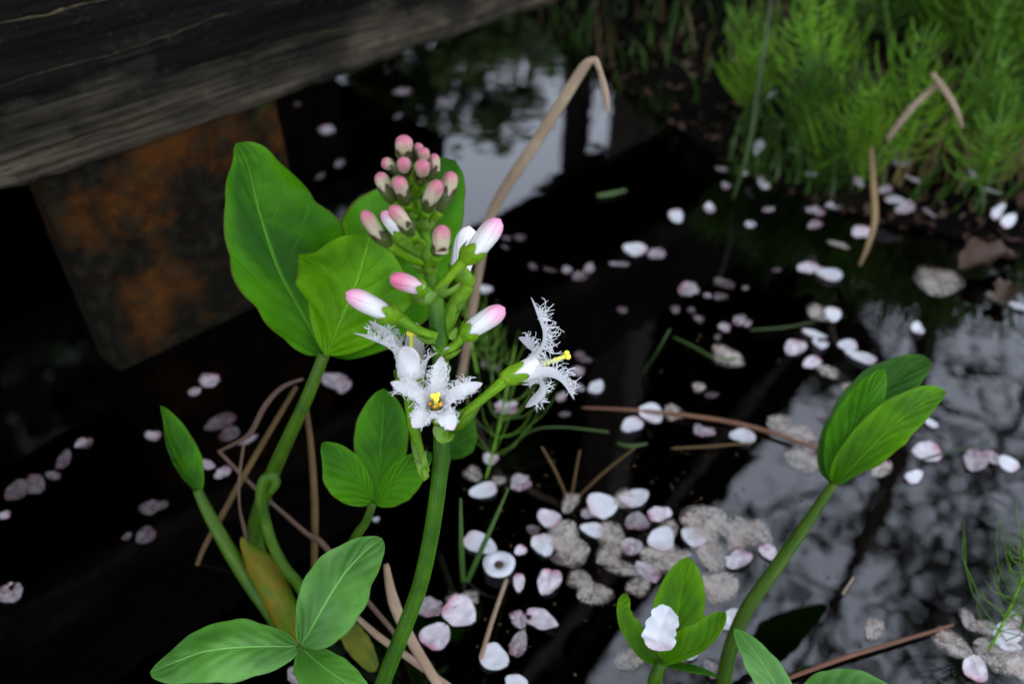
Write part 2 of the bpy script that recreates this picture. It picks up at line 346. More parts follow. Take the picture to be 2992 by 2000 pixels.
def leaflet(mb, mid, wl, wr, N, sl=0.0, sr=0.0, curl=0.0, p=.9, q=.75, nu=34, nv=8, wave=.04, bend=0.0, seed=0, ripple=.03, tipw=0.0, pil=1.0):
    """blade along the midrib points; wl/wr half widths, sl/sr slope of each half towards N, curl lifts the margins"""
    rr = random.Random(seed); ph = rr.random() * 6; m = smooth(mid, 8)
    L = [0]
    for i in range(1, len(m)): L.append(L[-1] + (m[i] - m[i - 1]).length)
    def at(t):
        x = t * L[-1]
        for i in range(1, len(m)):
            if L[i] >= x - 1e-12:
                f = (x - L[i - 1]) / max(L[i] - L[i - 1], 1e-12); return m[i - 1].lerp(m[i], f)
        return m[-1]
    rows = []; uvs = []
    for i in range(nu + 1):
        t = i / nu; c = at(t); T = (at(min(1, t + .03)) - at(max(0, t - .03))).normalized()
        n_ = (N - T * N.dot(T)).normalized(); S = T.cross(n_)
        w = max(math.sin(math.pi * t ** p), 0) ** q
        w = w * (1 - tipw * t) if tipw else w
        row = []; uvr = []
        for j in range(-nv, nv + 1):
            x = j / nv; hw = (wr if x > 0 else wl) * w; sl_ = sr if x > 0 else sl; ax = abs(x)
            cren = 1 + wave * ((abs(math.sin(t * 15 + ph + (1 if x > 0 else 0))) - .6) * 1.3 + math.sin(t * 9 + ph * 2 + (x > 0)) * .8) * ax ** 3
            lat = hw * x * cren
            hgt_ = abs(lat) * sl_ + curl * hw * ax * ax + ripple * hw * math.sin(t * 19 + ph + 2.2 * x) * ax - .05 * hw * math.exp(-(x * 7) ** 2) + pil * .018 * hw * abs(math.sin(math.pi * 6 * (t - .30 * ax ** .8) + 1.5 * mnoise.noise(V((t * 4, x * 2, seed))))) * ax * (1 - ax * .6) * 1.6 + .05 * hw * mnoise.noise(V((t * 3.5 + seed, x * 1.6, seed * .7)))
            row.append(c + S * lat + n_ * hgt_); uvr.append((t, .5 + .5 * x))
        rows.append(row); uvs.append(uvr)
    mb.grid(rows, uvs)

# ------------------------------------------------------------------ the setting: ground sheet, water
SHORE = [(-60, 2.2), (-3, 1.6), (-.6, 1.25), (-.1, .92)] + [tuple(W(*q)[:2]) for q in ((1560, 20), (1800, 250), (2120, 470), (2400, 620), (2750, 690), (2992, 770))] + [(.5, .36), (1, .33), (3, .1), (4, -2.8), (60, -3)]
def shoreY(x):
    for (x0, y0), (x1, y1) in zip(SHORE, SHORE[1:]):
        if x <= x1: return y0 + (y1 - y0) * (x - x0) / (x1 - x0)
    return SHORE[-1][1]
def ground_z(x, y):
    s_ = max((y - shoreY(x)) * .75, -4.5 - x, -3.2 - y)
    nz = mnoise.noise(V((x * 9, y * 9, 3))) * .012 + mnoise.noise(V((x * 28, y * 28, 8))) * .005
    near = 1 / (1 + abs(s_) * 1.5)
    if s_ < 0: return -.10 * min(1, -s_ / .10) ** .8 - .02 * min(1, -s_) + nz * .8 * near
    return .045 * (1 - math.exp(-s_ / .06)) + .05 * s_ / (1 + s_) + nz * near
def axis(lo, hi, a, b, st):
    xs = [a + st * i for i in range(int((b - a) / st) + 1)]; g = st; x = xs[-1]
    while x < hi: g *= 1.28; x += g; xs.append(x)
    g = st; x = a; pre = []
    while x > lo: g *= 1.28; x -= g; pre.append(x)
    return pre[::-1] + xs
mb = MB(); xs = axis(-120, 120, -.4, 1.1, .0125); ys = axis(-120, 120, .1, 1.25, .0125)
mb.grid([[V((x, y, ground_z(x, y))) for x in xs] for y in ys], [[(0, 0)] * len(xs) for y in ys])
tag(mb.build('ground', 'mud'), kind='structure')
mb = MB(); mb.grid([[V((x, y, 0)) for x in (-7, 7)] for y in (-6, 4.5)], [[(0, 0)] * 2] * 2)
tag(mb.build('water', 'water'), kind='structure')

# ------------------------------------------------------------------ timber edging: square beam carried by a post
b0, b1 = W(0, 590, .10), W(1275, 143, .10); b0.z = b1.z = 0
BD = (b1 - b0).normalized(); BN = V((-BD.y, BD.x, 0))            # along the beam; away from the photographer
edging = thing('timber_edging', b0.copy(), 'dark weathered square timber beam carried on a rust-stained post over the pond', 'timber beam')
def rough_beam(length, sec, nseg, seed, amp):
    """rounded square section swept along X, edges chipped"""
    mb = MB(); hs_ = sec / 2; r = .006; prof = []
    for cxs, cys, a0 in ((1, 1, 0), (-1, 1, 90), (-1, -1, 180), (1, -1, 270)):
        for k in range(3):
            a = R(a0 + 45 * k); prof.append((cxs * (hs_ - r) + r * math.cos(a), cys * (hs_ - r) + r * math.sin(a)))
        nx = {(1, 1): (-1, 1), (-1, 1): (-1, -1), (-1, -1): (1, -1), (1, -1): (1, 1)}[(cxs, cys)]
        for k in range(1, 6):
            f = k / 6; p0 = prof[-1] if k == 1 else p0
            e = (nx[0] * (hs_ - r) + r * math.cos(R(a0 + 90)), nx[1] * (hs_ - r) + r * math.sin(R(a0 + 90)))
            prof.append((p0[0] + (e[0] - p0[0]) * f, p0[1] + (e[1] - p0[1]) * f))
    rows = []
    for i in range(nseg + 1):
        x = length * i / nseg; row = []
        for (y, z) in prof:
            ed = (abs(y) > hs_ * .8) and (abs(z) > hs_ * .8)
            d = mnoise.noise(V((x * 30, y * 60 + seed, z * 60))) * amp * (2.2 if ed else .7) + mnoise.noise(V((x * 110, y * 40, z * 90 + seed))) * amp * (.9 if ed else .35)
            k = 1 - abs(d) / hs_ if ed else 1 + d / hs_
            row.append(V((x, y * k, z * k)))
        rows.append(row)
    rows = [[V((0, 0, 0))] * len(prof)] + rows + [[V((length, 0, 0))] * len(prof)]
    mb.grid(rows, [[(0, 0)] * len(prof)] * len(rows), True)
    return mb
ANG = math.atan2(BD.y, BD.x)
beam = rough_beam(2.1, .105, 420, 3, .0016).build('beam', 'timber', edging)
beam.location = BD * -.75 + BN * .0525 + V((0, 0, .1525)); beam.rotation_euler = (0, 0, ANG)
def post(dist):
    mb = rough_beam(.33, .106, 60, dist * 10, .0014)
    mb.v = [(p[1], p[2] * .22, p[0] - .33) for p in mb.v]      # a sawn plank post
    o = mb.build('post', 'post', edging); o.location = BD * dist + BN * .0155 + V((0, 0, .102)); o.rotation_euler = (0, 0, ANG)
    return o
pl = W(342, 1092); pl.z = 0
s0 = (pl - b0).dot(BD)
post(s0 + .053); post(s0 + 1.0); post(s0 - .62)
# low boardwalk behind the beam, mirrored as dark planks
sw = (V((-.033, .786, 0)) - b0).dot(BD)
walk = thing('boardwalk', b0 + BD * (sw - 1) + BN * .35, 'low boardwalk of dark planks beyond the beam, mirrored in the water', 'boardwalk')
for k in range(7):
    mb = rough_beam(1.9, .10, 120, 20 + k, .0015); mb.v = [(p[0], p[1], p[2] * .3) for p in mb.v]
    o = mb.build('plank', 'timber', walk); o.location = BD * -.9 + BN * (.02 + .107 * k) + V((0, 0, .175 + .002 * (k % 2))); o.rotation_euler = (0, 0, ANG)
for k in range(3):
    mb = MB(); mb.box(BD * (-.75 + .8 * k) + BN * .34 + V((0, 0, .02)), BD * .035, BN * .36, V((0, 0, .138))); mb.build('bearer', 'timber', walk, None, False)

# ------------------------------------------------------------------ open timber shelter that darkens the pond (its reflection is what the picture shows)
e0, e1 = V((.2, 1.32, 0)), V((1.675, 3.23, 0)); ED = (e1 - e0).normalized(); EN = V((-ED.y, ED.x, 0)); HR = 2.4
shel = thing('timber_shelter', V((e0.x, e0.y, ground_z(e0.x, e0.y))), 'large dark open timber shelter roof beyond the pond, seen as its dark reflection', 'shelter')
o0 = e0 - ED * 2.6
LEN, WID = 5.3, 1.8
for i in range(22):
    mb = MB(); w = WID / 22
    mb.box(o0 + ED * LEN / 2 + EN * (w * (i + .5)) + V((0, 0, HR + .02 + .002 * (i % 2))), ED * LEN / 2, EN * (w / 2 - .003), V((0, 0, .012)))
    mb.build('roof_board', 'shelter', shel, shel, False)
for i in range(7):
    mb = MB(); mb.box(o0 + ED * (LEN * (i + .5) / 7) + EN * WID / 2 + V((0, 0, HR - .06)), ED * .03, EN * (WID / 2 - .1), V((0, 0, .06)))
    mb.build('rafter', 'shelter', shel, shel, False)
for a in (.08, .92):
    mb = MB(); mb.box(o0 + ED * LEN / 2 + EN * WID * a + V((0, 0, HR - .19)), ED * LEN / 2, EN * .05, V((0, 0, .07))); mb.build('wall_plate', 'shelter', shel, shel, False)
    for t in (.06, .55, .94):
        c = o0 + ED * LEN * t + EN * WID * a; g = -.25
        mb = MB(); mb.box(c + V((0, 0, (HR - .26 + g) / 2)), ED * .055, EN * .055, V((0, 0, (HR - .26 - g) / 2))); mb.build('post', 'shelter', shel, shel, False)

# ------------------------------------------------------------------ trees round the pond (seen in the water, plus some added to block light)
def tree(name, x, y, h, cr_, nleaf, label, mat, seed, lean=0.0, base=.3, leaf=.05, sparse=1.0, trunk=.05):
    rr = random.Random(seed); z0 = ground_z(x, y) - .05
    t = thing(name, V((x, y, z0)), label, 'tree', 'trees round the pond')
    pts = smooth([V((x + lean * f * h + rr.uniform(-.05, .05) * h * .3, y + rr.uniform(-.05, .05) * h * .3, z0 + h * f)) if f else V((x, y, z0)) for f in (0, .25, .5, .75, 1)], 4)
    mb = MB(); mb.tube(pts, [trunk, trunk * .85, trunk * .6, trunk * .35, trunk * .12], 8)
    tips = []
    for k in range(16):
        f = base + (1 - base) * rr.random() ** .8; p0 = pts[int(f * (len(pts) - 1))]
        az = rr.random() * 6.28; ln = cr_ * (.5 + .6 * rr.random()) * (1.15 - f * .55)
        e = p0 + V((math.cos(az), math.sin(az), .25 + .5 * rr.random())) * ln
        br = smooth([p0, p0.lerp(e, .5) + V((0, 0, .06 * ln)), e], 4); mb.tube(br, [trunk * .3, trunk * .08], 5)
        tips += [(br[j], ln) for j in (3, 5, 7, 8)]
        for m_ in range(3):
            q0 = br[rr.randint(3, 7)]; e2 = q0 + V((rr.gauss(0, 1), rr.gauss(0, 1), rr.gauss(.2, .6))).normalized() * ln * .45
            mb.tube([q0, q0.lerp(e2, .5) + V((0, 0, .03 * ln)), e2], [trunk * .1, trunk * .04], 4); tips += [(e2, ln), (q0.lerp(e2, .6), ln)]
    mb.build('trunk', 'bark', t, t)
    mb = MB()
    for k in range(nleaf):
        c, ln = tips[rr.randrange(len(tips))]
        c = c + V((rr.gauss(0, 1), rr.gauss(0, 1), rr.gauss(0, .8))) * ln * .16 * sparse
        a = V((rr.gauss(0, 1), rr.gauss(0, 1), rr.gauss(0, 1))).normalized(); b = a.orthogonal().normalized()
        l = leaf * (.6 + .8 * rr.random())
        mb.add([c - a * l, c + b * l * .45, c + a * l, c - b * l * .45], [(0, 1, 2, 3)], [(0, 0)] * 4)
    mb.build('crown', mat, t, t, False)
tree('slender_tree', 1.56, 2.36, 5.4, 1.5, 1100, 'slender bare-stemmed tree mirrored in the grey water beside the tall folded leaf', 'evergreen', 1, base=.30, leaf=.06, sparse=.8, trunk=.055)
tree('slender_tree', 2.7, 3.2, 4.4, 1.3, 1600, 'leafy young tree mirrored in the grey water behind the tall folded leaf', 'evergreen', 2, base=.3, leaf=.07)
tree('evergreen_tree', 1.95, 5.1, 4.2, 1.3, 9000, 'dense dark evergreen beyond the horsetail bank', 'evergreen', 3, base=.05, leaf=.11, sparse=1.3)
tree('evergreen_tree', 2.9, 6.3, 4.0, 1.5, 9000, 'broad dark evergreen behind the leafy young tree', 'evergreen', 4, base=.05, leaf=.11, sparse=1.3)
tree('broadleaf_tree', -.6, 7.6, 3.0, 1.5, 6000, 'light green broadleaf tree whose leaves break up the white reflection', 'treeleaf', 5, base=.1, leaf=.09)
tree('broadleaf_tree', .5, 8.6, 3.1, 1.5, 4500, 'loose broadleaf tree mirrored above the white patch of water', 'treeleaf', 6, base=.1, leaf=.09)
tree('evergreen_tree', -3.2, 7.0, 4.5, 1.8, 9000, 'dark evergreen behind the timber shelter', 'evergreen', 7, base=.05, leaf=.12, sparse=1.3)
tree('added_shade_tree', -1.6, -2.4, 4.6, 2.6, 9000, 'added unseen cherry tree behind the viewpoint, cutting the light on the pond', 'treeleaf', 11, base=.45, leaf=.09, sparse=1.2, trunk=.13)  # canopy added out of view to cut the light on the plants
tree('added_shade_tree', 2.2, -2.8, 4.4, 2.2, 6000, 'smaller added cherry tree, unseen behind the viewpoint, shading the pond corner', 'treeleaf', 12, base=.45, leaf=.09, sparse=1.2, trunk=.10)  # further canopy added behind the camera to dim the plants
tree('evergreen_tree', -2.6, 3.0, 4.2, 1.5, 12000, 'added dark evergreen blocking the sky reflection behind the rust-stained post', 'evergreen', 9, base=.02, leaf=.12, sparse=1.3)  # added to keep bright sky out of the left water's reflection
tree('evergreen_tree', -4.6, 3.2, 5.0, 1.8, 12000, 'tall dark evergreen added at the far side to block sky reflection', 'evergreen', 10, base=.02, leaf=.13, sparse=1.3)  # second added blocker for the sky mirrored at the left
tree('evergreen_tree', 6.2, 4.0, 4.6, 1.9, 7000, 'dark evergreen standing to the side of the pond', 'evergreen', 8, base=.05, leaf=.12, sparse=1.3)

# ------------------------------------------------------------------ the flowering stalk
SP = [(1092, 2120, .262), (1122, 1990, .248), (1224, 1722, .235), (1275, 1467, .224), (1291, 1275, .217), (1290, 1100, .212), (1277, 925, .206), (1258, 790, .202), (1232, 650, .197), (1205, 520, .192), (1184, 440, .190)]
stem_pts = PP(SP, 8); sb = stem_pts[0].copy(); basept = V((sb.x - .008, sb.y - .012, -.06))
stem_all = smooth([basept, V(((sb.x + basept.x) / 2, (sb.y + basept.y) / 2, (sb.z + basept.z) / 2))] + stem_pts[::4], 4)
spike = thing('flowering_stalk', V((basept.x, basept.y, 0)), 'upright green stalk with a raceme of pink buds and fringed white star flowers', 'flower')
mb = MB(); mb.tube(stem_all, [.0024] + [px2m(w / 2, d) for w, d in ((46, .26), (47, .25), (47, .235), (47, .224), (48, .215), (49, .21), (50, .206), (44, .2), (36, .195), (26, .19), (14, .19))], 16)
mb.build('stem', 'stem', spike, spike)
def stem_at(py):
    for (x0, y0, d0), (x1, y1, d1) in zip(SP, SP[1:]):
        if y0 >= py >= y1:
            f = (y0 - py) / (y0 - y1); return P(x0 + (x1 - x0) * f, py, d0 + (d1 - d0) * f), d0 + (d1 - d0) * f

def frame(A, ref):
    A = A.normalized(); X = (ref - A * ref.dot(A))
    X = X.normalized() if X.length > 1e-6 else A.orthogonal().normalized()
    return A, X, A.cross(X)
def bud(tip, mid, base, wpx, mat, young, ped=None, seed=0, bract=True, pr=None):
    """tip, corolla end and calyx base as (px, py, depth)"""
    T, Mi, B = P(*tip), P(*mid), P(*base); d = tip[2]; r = px2m(wpx / 2, d); rr = random.Random(seed)
    A, X, Y = frame(T - Mi, RT); A2, _, _ = frame(Mi - B, RT)
    L = (T - Mi).length; L2 = (Mi - B).length; Tb = Mi - A * min(r * .75, L2 * .7); Lb = (T - Tb).length
    mb = MB(); rows = []; uvs = []; n = 20; tw = rr.uniform(.5, 1.1); ph = rr.random() * 6
    for i in range(15):
        t = i / 14
        if t < .62: q = .80 + .20 * math.sin(math.pi / 2 * t / .62)
        else: q = math.sqrt(max(0, 1 - ((t - .62) / .38) ** 2)) * (1 - .04 * (t - .62)) 
        row = []
        for k in range(n):
            a = 2 * math.pi * k / n
            rad = r * q * (1 + (.055 * (1 - .3 * t)) * abs(math.cos(2.5 * (a + tw * t) + ph)) - .03)
            row.append(Tb + A * (Lb * t) + (X * math.cos(a) + Y * math.sin(a)) * rad)
        rows.append(row); uvs.append([(t, (k / n)) for k in range(n)])
    mb.grid(rows, uvs, True)
    bo = mb.build('flower_bud', mat, spike, spike)
    # calyx: a cup with five lobes
    mb = MB(); rows = []; uvs = []; n = 30
    for i in range(8):
        t = i / 7; row = []; ur = []
        for k in range(n):
            a = 2 * math.pi * k / n; lobe = .5 + .5 * math.cos(5 * a + ph); ext = .62 + .42 * lobe ** .6
            tt = t * ext; c = B + (Mi - B) * tt * 1.12
            pr_ = r * (.42 + .66 * math.sin(math.pi / 2 * min(1, tt * 1.5)))
            AA = A2.lerp(A, min(1, tt))
            row.append(c + (X * math.cos(a) + Y * math.sin(a)) * pr_ * (1 + .05 * lobe)); ur.append((t * (.55 + .45 * lobe), k / n))
        rows.append(row); uvs.append(ur)
    rows = [[B] * n] + rows; uvs = [[(0, 0)] * n] + uvs
    mb.grid(rows, uvs, True); mb.build('calyx', 'calyx_young' if young else 'calyx', bo, spike)
    if ped:
        pts = [P(*q) for q in ped] + [B + A2 * r * .15]
        prad = pr if pr else px2m(15, d); mb = MB(); mb.tube(smooth(pts, 5), [prad * 1.25, prad, prad, prad * 1.2], 10); mb.build('pedicel', 'pedicel', bo, spike)
        if bract:
            q = pts[0]; dr = (pts[1] - pts[0]).normalized(); nrm = (UP + K(0, 0, .2)).normalized(); lb = px2m(rr.uniform(55, 80), d)
            mb = MB(); leaflet(mb, [q - UP * prad * 1.1, q + dr * lb * .5 - UP * prad * 2.0, q + dr * lb - UP * prad * 1.5], prad * 1.5, prad * 1.5, nrm, curl=.8, p=.6, q=.5, nu=10, nv=4, wave=.1, seed=seed)
            mb.build('bract', 'bract', spike, spike)
    return bo
def z1(x, y): return 960 + x * .3444, 360 + y * .3444
def z2(x, y): return 960 + x * .3698, 820 + y * .3698
def B1(t, m, b, w, mat, young, dt, dm, db, ped=None, z=z1, **k):
    pd = None
    if ped: pd = [(*z(*q[:2]), q[2]) for q in ped]
    return bud((*z(*t), dt), (*z(*m), dm), (*z(*b), db), w * (.3444 if z is z1 else .3698), mat, young, pd, **k)
yg = 'bud_young'
B1((640, 105), (640, 215), (650, 330), 150, yg, True, .187, .189, .191, [(665, 420, .191)], seed=1, bract=False)
B1((752, 175), (770, 250), (740, 360), 95, yg, True, .190, .192, .194, [(700, 430, .192)], seed=2, bract=False)
B1((812, 215), (810, 290), (770, 400), 95, yg, True, .186, .188, .190, [(715, 460, .191)], seed=3, bract=False)
B1((890, 255), (905, 370), (850, 520), 95, yg, True, .190, .191, .193, [(740, 600, .193)], seed=4, bract=False)
B1((450, 325), (520, 350), (610, 430), 105, yg, True, .190, .191, .192, [(690, 500, .192)], seed=5, bract=False)
B1((638, 325), (640, 372), (650, 440), 125, yg, True, .181, .185, .189, [(690, 500, .191)], seed=6, bract=False)
B1((800, 340), (795, 400), (770, 520), 135, yg, True, .181, .185, .189, [(730, 600, .192)], seed=7, bract=False)
B1((425, 415), (480, 540), (560, 690), 125, yg, True, .189, .190, .192, [(720, 800, .194)], seed=8)
B1((585, 462), (620, 560), (670, 690), 135, yg, True, .183, .186, .190, [(740, 780, .194)], seed=9)
B1((1050, 408), (1010, 560), (930, 760), 140, yg, True, .193, .194, .196, [(800, 900, .198)], seed=10)
B1((945, 490), (860, 640), (830, 750), 145, yg, True, .185, .188, .191, [(780, 880, .196)], seed=11)
B1((290, 740), (415, 930), (530, 1050), 130, yg, True, .189, .192, .195, [(830, 1230, .202), (680, 1130, .198)], seed=12)
B1((455, 745), (590, 930), (640, 1010), 110, 'bud', False, .208, .207, .206, [(790, 1180, .204), (720, 1090, .205)], seed=13)
B1((525, 705), (640, 840), (715, 950), 135, yg, True, .184, .187, .192, [(790, 1040, .198)], seed=14)
B1((965, 862), (955, 1040), (920, 1130), 155, yg, True, .188, .190, .193, [(850, 1240, .200)], seed=15)
B1((1460, 812), (1250, 1070), (1130, 1190), 190, 'bud', False, .200, .200, .201, [(910, 1450, .202), (1010, 1320, .201)], seed=16)
B1((1195, 870), (1120, 1240), (1170, 1400), 200, 'bud_white', False, .212, .213, .213, [(925, 1860, .210), (1000, 1720, .2115), (1080, 1530, .213)], seed=17, pr=.0019)
B1((520, 1305), (735, 1385), (835, 1432), 155, 'bud_pink', False, .193, .196, .199, [(860, 1480, .202)], seed=18)
B1((135, 95), (430, 245), (575, 300), 165, 'bud', False, .199, .201, .203, [(850, 455, .205), (700, 390, .204)], z=z2, seed=19)
B1((1395, 215), (1140, 380), (1045, 455), 165, 'bud', False, .207, .208, .209, [(890, 585, .209), (980, 530, .209)], z=z2, seed=20)

def flower(base, throat, wpx, petals, pist, calyx_len=.34, ref=None, seed=0, calyx=True, throat_w=1.0, tb=.66, hl=.85):
    rr = random.Random(seed); B, T = P(*base), P(*throat); d = throat[2]
    A, X, Y = frame(T - B, ref if ref is not None else UP); L = (T - B).length; r = px2m(wpx / 2, d)
    mb = MB(); rows = []; uvs = []; n = 30
    for i in range(12):
        t = i / 11; row = []
        for k in range(n):
            a = 2 * math.pi * k / n
            row.append(B + A * L * t + (X * math.cos(a) + Y * math.sin(a)) * r * (tb + (1 - tb) * t ** .8) * throat_w ** t * (1 + .03 * math.cos(5 * a) * t))
        rows.append(row); uvs.append([(t, k / n) for k in range(n)])
    mb.grid([[B] * n] + rows, [[(0, 0)] * n] + uvs, True)
    fo = mb.build('open_flower', 'tube', spike, spike)
    for pi, (az, a0, a1, ln, hw, nh) in enumerate(petals):
        a = R(az); O = X * math.cos(a) + Y * math.sin(a); S0 = A.cross(O)
        ln = px2m(ln, d); hw = px2m(hw, d); p = T + O * r * throat_w * (1.0 if tb > .7 else .985) - A * L * .22; rows = []; uvs = []; surf = []
        nu, nv = 16, 6; al = R(a0)
        for i in range(nu + 1):
            t = i / nu; q_ = min(1, max(0, (t - .02) / .62)); al = R(a0 + (a1 - a0) * (q_ * q_ * (3 - 2 * q_)) + 10 * max(0, t - .64))
            D = A * math.cos(al) + O * math.sin(al); Nn = A * math.sin(al) - O * math.cos(al)   # inner face
            if i: p = p + D * ln / nu
            w = hw * (.88 + .16 * math.sin(math.pi * min(1, t / .8))) * (1 if t < .62 else max(0, 1 - ((t - .62) / .38) ** 1.9) ** .75)
            w = max(w, hw * .03)
            row = []
            for j in range(-nv, nv + 1):
                x = j / nv; q = p + S0 * w * x + Nn * (w * .30 * x * x * (1 - .4 * t) + w * .05 * math.sin(7 * t + pi + 2 * x))
                row.append(q); surf.append((t, x, q, Nn, S0, D))
            rows.append(row); uvs.append([(t, .5 + .5 * j / nv) for j in range(-nv, nv + 1)])
        mb = MB(); mb.grid(rows, uvs); mb.build('petal', 'petal', fo, spike)
        mb = MB(); cand = [q for q in surf if .02 < q[0] < .80]
        for h_ in range(int(nh * .62)):
            t, x, q, Nn, Sd, D = rr.choice(cand)
            if abs(x) < .62 and (rr.random() < .95 or t > .5): continue
            sg = 1 if x > 0 else -1
            dirn = (Nn * rr.uniform(.45, 1.1) + Sd * (sg * rr.uniform(.2, .9)) + D * rr.gauss(.1, .3)).normalized()
            ll = hl * ln * rr.uniform(.16, .40) * (1 - .5 * abs(t - .4)); bendv = (V((rr.gauss(0, 1), rr.gauss(0, 1), rr.gauss(0, 1))).normalized() + Sd * -sg * .5).normalized()
            pts = [q]; dd = dirn.copy(); cv = rr.uniform(.3, 1.3)
            for k in range(7):
                dd = (dd + bendv * cv * (k / 5)).normalized(); pts.append(pts[-1] + dd * ll / 7)
            mb.tube(pts, [.000085, .00008, .00006], 3, caps=False)
        tag(mb.build('fringe', 'fringe', fo, spike), kind='stuff')
    pe = P(*pist); pb = B + A * L * .4; mb = MB(); mb.tube(smooth([pb, pb.lerp(pe, .5), pe], 4), [.0011, .0007, .0005, .0006], 8); mb.build('style', 'style', fo, spike)
    Ap = (pe - pb).normalized(); Xp = Ap.orthogonal().normalized(); mb = MB()
    for k in range(3):
        dr_ = Xp * math.cos(2.1 * k) + Ap.cross(Xp) * math.sin(2.1 * k)
        mb.ball(pe + dr_ * .00065 + Ap * .0003, .00072, 6)
    mb.build('stigma', 'stigma', fo, spike)
    for k in range(5):
        a = R(36 + 72 * k + (petals[0][0])); O = X * math.cos(a) + Y * math.sin(a)
        q = T + O * r * .55 * throat_w + A * L * rr.uniform(-.02, .10); t0 = (O * .25 + A).normalized(); sd_ = A.cross(O)
        mb = MB(); mb.tube([q - t0 * .0009 - sd_ * .0002, q - t0 * .0003, q + t0 * .0004, q + t0 * .0009 + sd_ * .0003], [.00028, .00048, .00048, .0002], 7)
        mb.tube([B + A * L * .5 + O * r * .5, q], .0002, 5); mb.build('anther', 'anther', fo, spike)
    if calyx:
        mb = MB(); mb.ball(B + A * r * .10, r * (tb + .06), 10); mb.build('calyx', 'calyx', fo, spike)
        for k in range(5):
            a = R(petals[0][0] + 36 + 72 * k); O = X * math.cos(a) + Y * math.sin(a); ll = L * calyx_len / .34 * .55
            mb = MB(); leaflet(mb, [B + O * r * (tb - .05) - A * r * .2, B + O * r * (tb + .25) + A * ll * .45, B + O * r * (tb + .42 + .14 * rr.random()) + A * ll * 1.1], r * .50, r * .50, O, curl=-.28, ripple=.01, p=.45, q=.36, nu=10, nv=4, wave=.02, seed=k)
            mb.build('sepal', 'calyx', fo, spike)
    return fo
# side view, looking right and up
fc = flower((*z2(1405, 772), .2105), (*z2(1655, 674), .212), 68,
       [(6, 8, 90, 205, 22, 330), (-52, 20, 104, 130, 25, 240), (140, 0, 84, 160, 26, 330), (200, 45, 150, 118, 28, 240), (-110, 40, 135, 110, 26, 160)],
       (*z2(1880, 598), .2105), ref=UP, seed=3)
mb = MB(); mb.tube(smooth([P(*z2(960, 1150), .2125), P(*z2(1090, 1040), .2105), P(*z2(1250, 910), .210), P(*z2(1405, 780), .2105)], 5), [.0014, .00115, .00115, .0016], 12); mb.build('pedicel', 'pedicel', fc, spike)
# cup-like side view at the left, opening upwards
fa = flower((*z2(648, 850), .2110), (*z2(655, 645), .2088), 84,
       [(98, 2, 66, 185, 25, 260), (52, 4, 60, 170, 25, 220), (-14, 4, 22, 120, 28, 100), (-110, 0, 60, 112, 34, 20), (166, 0, 18, 92, 30, 6)],
       (*z2(655, 432), .2085), ref=RT * -.2 - FW * -1, seed=5, throat_w=1.03, tb=.86)
mb = MB(); mb.tube(smooth([P(*z2(755, 1520), .217), P(*z2(700, 1290), .217), P(*z2(650, 1030), .2135), P(*z2(645, 860), .2112)], 5), [.0016, .0014, .0014, .0017], 12); mb.build('pedicel', 'pedicel', fa, spike)
# open star facing the photographer
fb = flower((*z2(858, 1085), .2088), (*z2(846, 972), .2030), 54,
       [(-6, 35, 78, 134, 21, 330), (64, 45, 88, 132, 22, 330), (-66, 45, 88, 132, 22, 330), (138, 50, 104, 74, 26, 360), (-144, 50, 114, 72, 26, 340)],
       (*z2(845, 925), .1998), ref=UP, seed=9, calyx=True, hl=.85)
mb = MB(); mb.tube(smooth([P(*z2(900, 1180), .2145), P(*z2(885, 1130), .2115), P(*z2(858, 1085), .2088)], 5), [.0016, .0015, .0017], 12); mb.build('pedicel', 'pedicel', fb, spike)
# bracts where the flower pedicels leave the stem
def bract(pts, w, N, mat='bract', seed=0, curl=.6, p=.6, q=.55):
    mb = MB(); m = [P(*z2(*a[:2]), a[2]) for a in pts]; ww = px2m(w, a_d(pts)); leaflet(mb, m, ww, ww, N, curl=curl, p=p, q=q, nu=12, nv=4, wave=.10, seed=seed); mb.build('bract', mat, spike, spike)
def a_d(pts): return pts[0][2]
bract([(955, 1180, .2130), (1080, 1130, .2100), (1210, 985, .2095)], 20, K(-.3, .5, .7), seed=1, curl=.5)
bract([(960, 1190, .2125), (900, 1240, .2095), (830, 1150, .2085)], 22, K(0, .3, 1), seed=2, curl=.3)
bract([(780, 1570, .2150), (690, 1440, .2150), (640, 1180, .2160), (615, 1050, .217)], 10, K(.8, .1, .6), seed=3)
bract([(775, 1575, .2150), (720, 1480, .2125), (690, 1420, .2125)], 13, K(.3, .2, 1), seed=4)
bract([(770, 1570, .2140), (755, 1420, .2130), (775, 1340, .2130)], 9, K(.3, .2, 1), seed=5)
bract([(1000, 1120, .2100), (1060, 1050, .2090), (1080, 1010, .2085)], 9, K(-.3, .4, 1), seed=6, curl=.8)
bract([(985, 1150, .2100), (1010, 1090, .2085), (1045, 1050, .2080)], 9, K(-.3, .4, 1), seed=7, curl=.8)
bract([(870, 540, .2040), (900, 570, .2025), (935, 555, .2025)], 13, K(0, .5, 1), seed=8)
bract([(965, 470, .2075), (985, 430, .2075), (1015, 370, .2080)], 11, K(.2, .2, 1), seed=9)
bract([(1000, 250, .2115), (1040, 220, .2110), (1090, 172, .2105)], 12, K(-.2, .3, 1), seed=10)
bract([(860, 100, .1990), (770, 180, .1975), (680, 145, .1990)], 18, K(0, .6, 1), seed=11)
bract([(880, 130, .2000), (980, 90, .1985), (1060, 15, .1990)], 12, K(-.2, .5, 1), seed=12)

